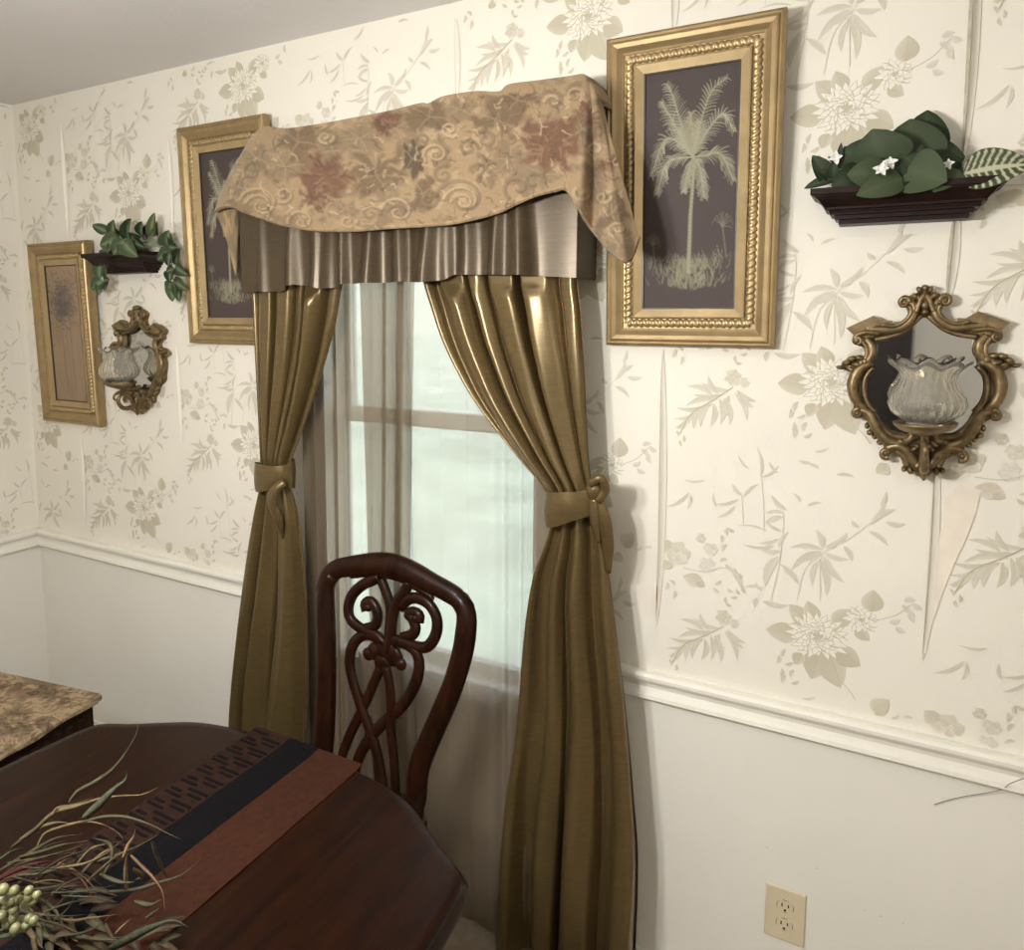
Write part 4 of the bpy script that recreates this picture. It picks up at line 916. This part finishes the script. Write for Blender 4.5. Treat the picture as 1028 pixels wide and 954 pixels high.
for sx in (1, -1):
    for yy in (-.80, 2 * YM + .80):
        b = MB(); x = TCX + sx * .37; p = [(.034, .725), (.036, .65), (.034, .60), (.026, .57), (.030, .55), (.034, .50), (.030, .42), (.022, .25), (.018, .12), (.022, .08), (.026, .04), (.022, 0), (0, 0)]
        b.lathe(p, (x, yy, 0), 20); part(b, 'leg', M['mahogany'], tab)
# runner along the table
run = thing('table_runner', 'dark striped table runner of brown ribbed, black and russet bands', 'table runner', (TCX, -1.42, TZ))
Y0, Y1 = -.572, -2.28
def band(name, x0, x1, m, z=.0022, dashes=False):
    b = MB(); n_ = 60; rows = []
    for i in range(n_ + 1):
        y = Y0 + (Y1 - Y0) * i / n_; lift = .004 * max(0, 1 - (Y0 - y) / .03) 
        rows.append([(x, y, TZ + zz + lift + .0004 * math.sin(y * 40 + x * 30)) for x, zz in ((x0, .0004), (x0, z), ((x0 + x1) / 2, z), (x1, z), (x1, .0004))])
    b.grid(rows, 0, None, False)
    if dashes:
        i = 0; y = Y0 - .010
        while y > Y1 + .02:
            w_ = x1 - x0
            if i % 3 == 0: seg = [(.06, .50)]
            elif i % 3 == 1: seg = [(.42, .94)]
            else: seg = [(.10, .36), (.55, .90)]
            lift = .004 * max(0, 1 - (Y0 - y) / .03)
            for a, c in seg:
                b.box((x0 + w_ * a, y - .0055, TZ + z - .0005 + lift), (x0 + w_ * c, y, TZ + z + .0012 + lift), 1)
            y -= .0125; i += 1
    return part(b, name, [m, M['runner_dash']] if dashes else m, run)
band('ribbed_stripe', TCX - .140, TCX - .045, M['runner_rib'], .0024, True)
band('black_stripe', TCX - .045, TCX + .030, M['runner_black'], .0030)
band('russet_stripe', TCX + .030, TCX + .140, M['runner_brown'], .0022)

# ------------------------------------------------------------------ chair at the table end
def q4(cx, cy, dy=0.0):
    u, v = 300 + cx / 3.18, 550 + cy / 3.18; z_ = at(u, v, -.27).z
    yy = -.27 + (z_ - .48) * .13 + dy          # the back leans away from the table towards the window
    return at(u, v, yy)
ch = thing('dining_chair', 'carved mahogany dining chair with pierced scroll back at the window end of the table', 'chair', (-.95, -.42, 0))
YV = Vector((0, 1, 0))
def strand(b, pts, r, n_=24, dy=0.0, fl=.85, sides=10): b.tube(cat([q4(*p, dy) for p in pts], n_), r, sides, flat=(YV, fl))
S4 = 1 / 3.18 / 400
pL = [(112, 80), (92, 108), (86, 150), (87, 220), (89, 300), (89, 400), (87, 500), (82, 600), (74, 700)]
pR = [(480, 145), (520, 172), (535, 212), (534, 262), (524, 330), (502, 410), (472, 490), (432, 580), (398, 660), (380, 720), (374, 800)]
lowL = q4(74, 700); lowR = q4(374, 800)
for nm, P, low in (('left', pL, lowL), ('right', pR, lowR)):
    b = MB(); pts = [q4(*p) for p in P]; 
    pts += [Vector((low.x + (.015 if nm == 'left' else -.002), low.y - .01, .45)), Vector((low.x + (.022 if nm == 'left' else -.006), low.y + .02, .25)), Vector((low.x + (.015 if nm == 'left' else -.005), low.y + .085, 0))]
    b.tube(cat(pts, 60), [.022, .026, .026, .0265, .027, .027, .026, .023, .020, .018], 14, flat=(YV, .9)); part(b, 'back_stile', M['mahogany'], ch)
b = MB(); P = [(78, 140), (95, 92), (125, 68), (165, 60), (215, 55), (270, 54), (320, 64), (370, 85), (420, 112), (470, 138), (510, 165), (532, 205)]
strand(b, P, [.022, .025, .026, .028, .031, .032, .031, .029, .026, .025, .023], 50, 0, .8, 14)
strand(b, [(165, 92), (215, 84), (270, 84), (320, 95), (370, 122), (430, 165)], [.006, .010, .012, .011, .006], 30, -.006, .7)
part(b, 'crest_rail', M['mahogany'], ch)
b = MB(); w = .0145
ST = [[(258, 92), (232, 106), (205, 118), (172, 150), (158, 195), (168, 232), (205, 262), (248, 282), (275, 310)], [(205, 262), (240, 250), (252, 225), (246, 192), (228, 172), (212, 182), (216, 202)],
 [(262, 100), (278, 140), (292, 190), (290, 262), (282, 330)], [(352, 108), (338, 140), (316, 172), (302, 215), (295, 270), (285, 330)],
 [(322, 192), (345, 168), (375, 160), (415, 180), (440, 225), (438, 275), (412, 315), (372, 316), (330, 300), (298, 292)], [(330, 288), (362, 278), (372, 255), (362, 225), (350, 212), (366, 206), (384, 216), (382, 236)],
 [(262, 300), (235, 280), (200, 282), (172, 312), (162, 365), (172, 420), (190, 480), (205, 525), (228, 585), (248, 650), (262, 720), (268, 790)],
 [(300, 300), (345, 308), (378, 340), (384, 385), (372, 435), (342, 490), (300, 535), (258, 572), (225, 612), (196, 660), (178, 715), (172, 780)],
 [(262, 380), (240, 430), (215, 490), (188, 545), (158, 610), (135, 680), (128, 760)], [(278, 380), (290, 440), (294, 510), (292, 570), (300, 640), (306, 720), (310, 800)], [(232, 600), (250, 660), (258, 740), (262, 800)]]
for i, s in enumerate(ST): strand(b, s, w if i not in (8, 9) else w * .9, 34, -.004 + .002 * (i % 3), .75)
for cx, cy, r in ((275, 335, .036), (222, 340, .017), (326, 372, .016), (244, 332, .024), (304, 348, .026), (266, 368, .024), (222, 190, .0115), (372, 226, .0115), (290, 285, .017), (205, 265, .011), (225, 600, .013), (290, 560, .011)):
    p = q4(cx, cy, -.004); b.ball(p, (r, .010, r), n=14, m=8)
part(b, 'splat', M['mahogany'], ch)
cxm = (lowL.x + lowR.x) / 2; yb_ = min(lowL.y, lowR.y)
b = MB(); b.tube([Vector((lowL.x + .02, lowL.y, .46)), Vector((lowR.x - .01, lowR.y, .46))], .026, 12, flat=(YV, .6)); part(b, 'shoe_rail', M['mahogany'], ch)
# seat: rails and a tapestry pad
fw, bw, yd = .235, .168, .44
def seat_ol(s): return [(cxm - bw * s, yb_ + .012), (cxm + bw * s, yb_ + .012), (cxm + (bw + .02) * s, yb_ - .12), (cxm + fw * s, yb_ - yd + .02), (cxm + (fw - .02) * s, yb_ - yd), (cxm - (fw - .02) * s, yb_ - yd), (cxm - fw * s, yb_ - yd + .02), (cxm - (bw + .02) * s, yb_ - .12)]
b = MB(); b.prism([(x, y, .375) for x, y in seat_ol(1)], (0, 0, .055)); o = part(b, 'seat_rail', M['mahogany'], ch)
b = MB(); cyy = yb_ - yd / 2
rws = []
for sc, z in ((.98, .429), (.99, .440), (.96, .452), (.85, .460), (.5, .466), (.02, .468)):
    rws.append([(cxm + (x - cxm) * sc, cyy + (y - cyy) * sc, z) for x, y in seat_ol(1)])
b.grid(rws, 0, None, True, True); part(b, 'seat', M['tapestry_flower'], ch)
for s in (-1, 1):
    b = MB(); x = cxm + s * (fw - .03); y = yb_ - yd + .035
    b.tube(cat([(x, y, .42), (x + s * .008, y - .012, .33), (x + s * .002, y - .004, .20), (x - s * .004, y + .006, .08), (x + s * .006, y - .012, .012), (x + s * .006, y - .012, 0)], 26), [.026, .028, .022, .016, .014, .020, .021], 14); part(b, 'leg', M['mahogany'], ch)

# ------------------------------------------------------------------ low chest by the corner with a tapestry runner
Z1 = .55
A = on(99, 697, Z1); Bk = on(7, 677, Z1); dirx = (Bk - A); dirx.z = 0; dirx.normalize(); diry = Vector((dirx.y, -dirx.x, 0)); diry = diry if diry.y < 0 else -diry
# A is the corner nearest the window; the box runs back along dirx and towards the room along diry
Wd, Ld = .43, .95
rz = math.atan2(-dirx.y, -dirx.x)
cst = thing('low_chest', 'low dark fluted wood chest in the left corner under a tapestry runner', 'chest', (A.x, A.y, 0), 0)
def cb(b, x0, y0, z0, x1, y1, z1, m=0):
    P = [Vector((0, 0, 0)) + dirx * x + diry * y for x, y in ((x0, y0), (x1, y0), (x1, y1), (x0, y1))]
    vs = [(p.x, p.y, z) for z in (z0, z1) for p in P]
    b.add(vs, [(0, 1, 2, 3), (7, 6, 5, 4), (0, 4, 5, 1), (1, 5, 6, 2), (2, 6, 7, 3), (3, 7, 4, 0)], m, None, False)
b = MB(); cb(b, .012, .012, .05, Wd - .012, Ld - .012, Z1 - .028); cb(b, .03, .03, 0, Wd - .03, Ld - .03, .05)
for i in range(24): cb(b, .004, .05 + i * .037, .09, .012, .066 + i * .037, Z1 - .05)
for i in range(10): cb(b, .04 + i * .037, .004, .09, .056 + i * .037, .012, Z1 - .05)
b.build('body', M['chest_wood'], cst)
b = MB(); cb(b, 0, 0, Z1 - .028, Wd, Ld, Z1 - .004); b.build('lid', M['chest_wood'], cst, bevel=.004)
rn = MB(); rows = []
for i in range(50):
    y = -.004 + (Ld + .008) * i / 49; row = []
    for x, z in ((-.006, -.014 - .003 * math.sin(i * .7)), (-.006, -.004), (-.002, .001), (.1, .0012), (.2, .0012), (.3, .0012), (Wd + .002, .001), (Wd + .006, -.004), (Wd + .006, -.014)):
        p = dirx * x + diry * y; row.append((p.x, p.y, z))
    rows.append(row)
rn.grid(rows, 0, None, False); o = rn.build('chest_runner', M['tapestry_flower']); o.location = (A.x, A.y, Z1 - .003); sm_ = o.modifiers.new('t', 'SOLIDIFY'); sm_.thickness = .0018; sm_.offset = 1
tag(o, 'tan floral tapestry runner lying over the low dark chest', 'runner cloth')

# ------------------------------------------------------------------ dried centrepiece
cp = thing('dried_arrangement', 'dried grass centrepiece with pale berries on the table runner', 'centrepiece', (-1.13, -1.16, TZ + .003))
def q1(cx, cy, y): 
    p = at(cx / 5.184, 770 + cy / 5.184, y); p.z = max(p.z, TZ + .010); return p
def blade(pts, y0, y1, w, c, c2=None, n_=22):
    P = cat([q1(a, d, y0 + (y1 - y0) * i / (len(pts) - 1)) for i, (a, d) in enumerate(pts)], n_); b = MB(); rows = []; cols = []
    vd = (Vector(CAM) - P[0]).normalized()
    for i, p in enumerate(P):
        k = i / (n_ - 1); t = (P[min(i + 1, n_ - 1)] - P[max(i - 1, 0)]).normalized(); s = t.cross(vd); s = s.normalized() if s.length > 1e-5 else Vector((1, 0, 0))
        hw = w * (.5 + .5 * math.sin(PI * min(1, k * 1.2 + .1))) * (1 - k ** 4 * .9) * .5; nn = s.cross(t)
        rows.append([p + s * hw, p + nn * hw * .5, p - s * hw, p - nn * hw * .3]); cols += [mixc(c, c2 or c, k)] * 4
    b.grid(rows, 0, cols, True, True); o = b.build('grass_blade', M['dried'], cp); o.location = -cp.location
OLD = (.08, .073, .038); STRAW = (.19, .145, .072); TANB = (.16, .095, .05); RED = (.085, .024, .022); GRN = (.06, .064, .038)
BL = [([(360, 185), (400, 130), (500, 75), (600, 0), (700, -150), (720, -230)], OLD, OLD), ([(60, 420), (180, 330), (280, 240), (400, 205), (520, 165), (640, 150), (740, 145), (820, 108)], OLD, STRAW), ([(270, 250), (300, 215), (380, 200), (480, 160)], TANB, OLD),
 ([(440, 260), (520, 190), (600, 110), (650, 70), (660, 35)], GRN, GRN), ([(430, 265), (500, 200), (570, 140), (615, 80)], OLD, GRN), ([(105, 378), (200, 320), (300, 290), (400, 300)], STRAW, OLD), ([(195, 415), (230, 350), (330, 310), (450, 285), (560, 310), (630, 360), (655, 420)], STRAW, TANB),
 ([(420, 290), (540, 260), (660, 262), (780, 300), (870, 345), (940, 378)], OLD, OLD), ([(90, 490), (200, 420), (300, 370), (420, 350)], OLD, OLD), ([(100, 470), (220, 440), (330, 405), (460, 385)], OLD, GRN), ([(640, 470), (665, 410), (690, 370), (705, 325)], TANB, TANB), ([(330, 520), (450, 505), (560, 475), (680, 430), (770, 385), (830, 348)], GRN, OLD),
 ([(420, 560), (520, 460), (590, 420), (640, 385)], OLD, TANB), ([(450, 600), (520, 540), (600, 470), (660, 440)], OLD, OLD), ([(660, 640), (655, 560), (658, 480), (665, 450)], STRAW, TANB), ([(680, 460), (740, 520), (800, 580), (845, 650), (858, 745)], TANB, TANB), ([(790, 390), (820, 470), (860, 560), (880, 580)], OLD, OLD),
 ([(560, 650), (700, 640), (820, 605), (920, 575), (990, 530), (1050, 470)], OLD, GRN), ([(0, 580), (100, 530), (200, 500), (300, 490)], RED, RED), ([(170, 600), (280, 530), (350, 475), (400, 430)], RED, TANB), ([(300, 500), (390, 550), (450, 620), (490, 720)], TANB, RED), ([(0, 610), (120, 560), (260, 500)], RED, RED), ([(200, 560), (330, 520), (430, 570), (500, 640)], OLD, TANB),
 ([(190, 800), (350, 800), (480, 785), (600, 770)], TANB, STRAW), ([(100, 850), (250, 900), (450, 890), (650, 905)], GRN, OLD), ([(560, 954), (680, 890), (780, 840), (900, 800), (980, 835)], GRN, GRN), ([(300, 940), (480, 900), (600, 890), (700, 880)], OLD, GRN), ([(200, 680), (280, 740), (330, 830), (360, 954)], GRN, OLD), ([(600, 870), (640, 830), (680, 790)], STRAW, STRAW), ([(540, 560), (580, 480), (570, 400), (480, 370)], OLD, OLD), ([(690, 530), (740, 570), (700, 590)], STRAW, OLD),
 ([(760, 790), (800, 760), (830, 735)], OLD, OLD), ([(0, 480), (60, 440), (120, 420)], GRN, GRN), ([(0, 540), (120, 470), (250, 410), (360, 380)], OLD, OLD), ([(150, 880), (260, 930), (330, 954)], STRAW, STRAW), ([(700, 700), (780, 720), (840, 690)], OLD, OLD), ([(520, 560), (620, 600), (700, 600)], GRN, OLD), ([(390, 520), (470, 430), (560, 400), (620, 390)], STRAW, OLD)]
for i, (p, c, c2) in enumerate(BL):
    low = max(d for _, d in p); blade(p, -1.10, -1.06 if low < 600 else -1.12, random.uniform(.0035, .0065) if i not in (3, 18, 21, 24, 25) else .011, vary(c, .2), vary(c2, .2))
rb = random.Random(5)
for i in range(34):                        # fine tangled stalks low over the base
    x = rb.uniform(-20, 330); y = rb.uniform(480, 900); L = rb.uniform(160, 420); a = rb.uniform(-.75, .35); bnd = rb.uniform(-.9, .9)
    P = [(x, y), (x + math.cos(a) * L * .4, y + math.sin(a) * L * .4), (x + math.cos(a) * L * .4 + math.cos(a + bnd * .5) * L * .35, y + math.sin(a) * L * .4 + math.sin(a + bnd * .5) * L * .35), (x + math.cos(a) * L * .4 + math.cos(a + bnd * .5) * L * .35 + math.cos(a + bnd) * L * .25, y + math.sin(a) * L * .4 + math.sin(a + bnd * .5) * L * .35 + math.sin(a + bnd) * L * .25)]
    P = [(u_, min(v_, 960)) for u_, v_ in P]
    blade(P, -1.13, -1.10, rb.uniform(.002, .0038), vary(rb.choice(((.06, .045, .026), (.045, .036, .02), (.10, .075, .04), (.05, .052, .03))), .3))
# berries in clusters
for (cx, cy, r) in ((15, 640, 26), (75, 645, 22), (40, 690, 26), (10, 690, 22), (150, 645, 20), (155, 675, 24), (192, 668, 18), (130, 720, 22), (60, 700, 22), (35, 720, 18), (70, 745, 20), (70, 790, 24), (110, 798, 20), (38, 815, 24), (150, 790, 20), (80, 842, 24), (133, 833, 22), (175, 800, 20), (5, 780, 22), (100, 690, 18), (20, 760, 20), (170, 700, 20), (5, 665, 18)):
    b = MB(); p = at(cx / 5.184, 770 + cy / 5.184, -1.215 + random.uniform(-.012, .012)); b.ball(p, (r * .00026, r * .00026, r * .00030), n=12, m=8, rot=Matrix.Rotation(.5, 3, 'Y')); o = b.build('berry', M['berry_skin'], cp); o.location = -cp.location
b = MB()
for cx, cy in ((15, 640), (150, 660), (70, 790), (130, 820), (40, 700), (180, 800)):
    b.tube(cat([(-1.06, -1.2, TZ + .03), at(cx / 5.184 - 8, 770 + cy / 5.184 + 10, -1.21), at(cx / 5.184, 770 + cy / 5.184, -1.208)], 8), .0014, 6)
o = b.build('berry_stem', M['stem_green'], cp); o.location = -cp.location
# curled dry leaves and bark at the base
for i in range(34):                        # leaves bedded on the far side of the base
    a = random.uniform(0, 2 * PI); rr = random.uniform(.2, 1.05); base = Vector((-1.15 + .13 * rr * math.cos(a), -1.215 + .082 * rr * math.sin(a), TZ + .010 + .024 * (1 - min(1, rr) ** 2))); ang = a + random.uniform(-.8, .8); L = random.uniform(.03, .06)
    c = random.choice(((.055, .037, .02), (.04, .025, .014), (.07, .055, .03), (.045, .042, .024)))
    o = leaf_mesh(base, base + Vector((math.cos(ang) * L, math.sin(ang) * L, random.uniform(-.004, .014))), random.uniform(.007, .014), vary(c), mixc(c, (.2, .15, .08), .2), nrm=(random.uniform(-.4, .4), -.5, 1), cup=.6, curl=.18).build('dried_leaf', M['dried'], cp); o.location = -cp.location
for i in range(36):
    a = random.uniform(60, 830); d = random.uniform(600, 960) if a > 250 else random.uniform(700, 1000)
    if a > 560 and d < 780: d = random.uniform(790, 950)
    base = on(a / 5.184, 770 + d / 5.184, TZ + random.uniform(.012, .035)); ang = random.uniform(-.6, .9); L = random.uniform(.03, .065)
    c = random.choice(((.16, .11, .06), (.11, .07, .04), (.20, .16, .085), (.07, .045, .028), (.13, .125, .07)))
    o = leaf_mesh(base, base + Vector((math.cos(ang) * L, math.sin(ang) * L, random.uniform(-.006, .014))), random.uniform(.005, .013), vary(tuple(x * .34 for x in c)), mixc(tuple(x * .34 for x in c), (.2, .15, .08), .2), nrm=(random.uniform(-.4, .4), -.5, 1), cup=.6, curl=.18).build('dried_leaf', M['dried'], cp); o.location = -cp.location
b = MB()
rows = []
for i in range(15):
    r_ = 1 - i / 14; row = []
    for k in range(40):
        a = 2 * PI * k / 40; rr = r_ * (1 + .10 * math.sin(5 * a) + .06 * math.sin(9 * a + 1))
        row.append((-1.15 + .135 * rr * math.cos(a), -1.215 + .085 * rr * math.sin(a), TZ + .003 + .026 * (1 - r_ ** 2.2) + .004 * math.sin(7 * a + 11 * r_) * r_))
    rows.append(row)
b.grid(rows, 0, None, True, True)
o = b.build('moss_base', M['foam_base'], cp); o.location = -cp.location

# ------------------------------------------------------------------ light
def lamp(name, loc, power, r, col):
    l = bpy.data.lights.new(name, 'POINT'); l.energy = power; l.shadow_soft_size = r; l.color = col
    o = bpy.data.objects.new(name, l); o.location = loc; COL.objects.link(o)
WARM = (.985, .985, .96)
for i in range(4):
    a = PI / 4 + i * PI / 2; lamp('chandelier_bulb', (-.86 + .16 * math.cos(a), -1.57 + .16 * math.sin(a), 1.79), 22.5, .035, WARM)
lamp('fill_lamp', (.95, -2.7, 1.75), 15, .25, (1, .98, .92))  # added unseen fill light that brightens the right-hand wall
w = bpy.data.worlds.new('sky'); scn.world = w; w.use_nodes = True; t = w.node_tree; bg = t.nodes['Background']
tc = t.nodes.new('ShaderNodeTexCoord'); sp = t.nodes.new('ShaderNodeSeparateXYZ'); rp = t.nodes.new('ShaderNodeValToRGB')
t.links.new(tc.outputs['Generated'], sp.inputs[0]); t.links.new(sp.outputs['Z'], rp.inputs[0]); t.links.new(rp.outputs[0], bg.inputs[0])
rp.color_ramp.elements[0].color = (.62, .72, .66, 1); rp.color_ramp.elements[0].position = .0; rp.color_ramp.elements[1].color = (.80, .90, 1, 1); rp.color_ramp.elements[1].position = .5
bg.inputs[1].default_value = 3.6

# ------------------------------------------------------------------ camera and view
cam = bpy.data.cameras.new('camera'); co = bpy.data.objects.new('camera', cam); COL.objects.link(co)
cam.sensor_fit = 'HORIZONTAL'; cam.sensor_width = 36; cam.lens = 36 * F / 1028; cam.shift_x = (514 - PP[0]) / 1028; cam.shift_y = -(477 - PP[1]) / 1028; cam.clip_start = .02
mw = Matrix([list(RW[0]) + [CAM[0]], list(RW[1]) + [CAM[1]], list(RW[2]) + [CAM[2]], [0, 0, 0, 1]]); co.matrix_world = mw
scn.camera = co
vs = scn.view_settings; vs.view_transform = 'Standard'; vs.look = 'None'; vs.gamma = 1; vs.use_curve_mapping = False; vs.exposure = 0.0
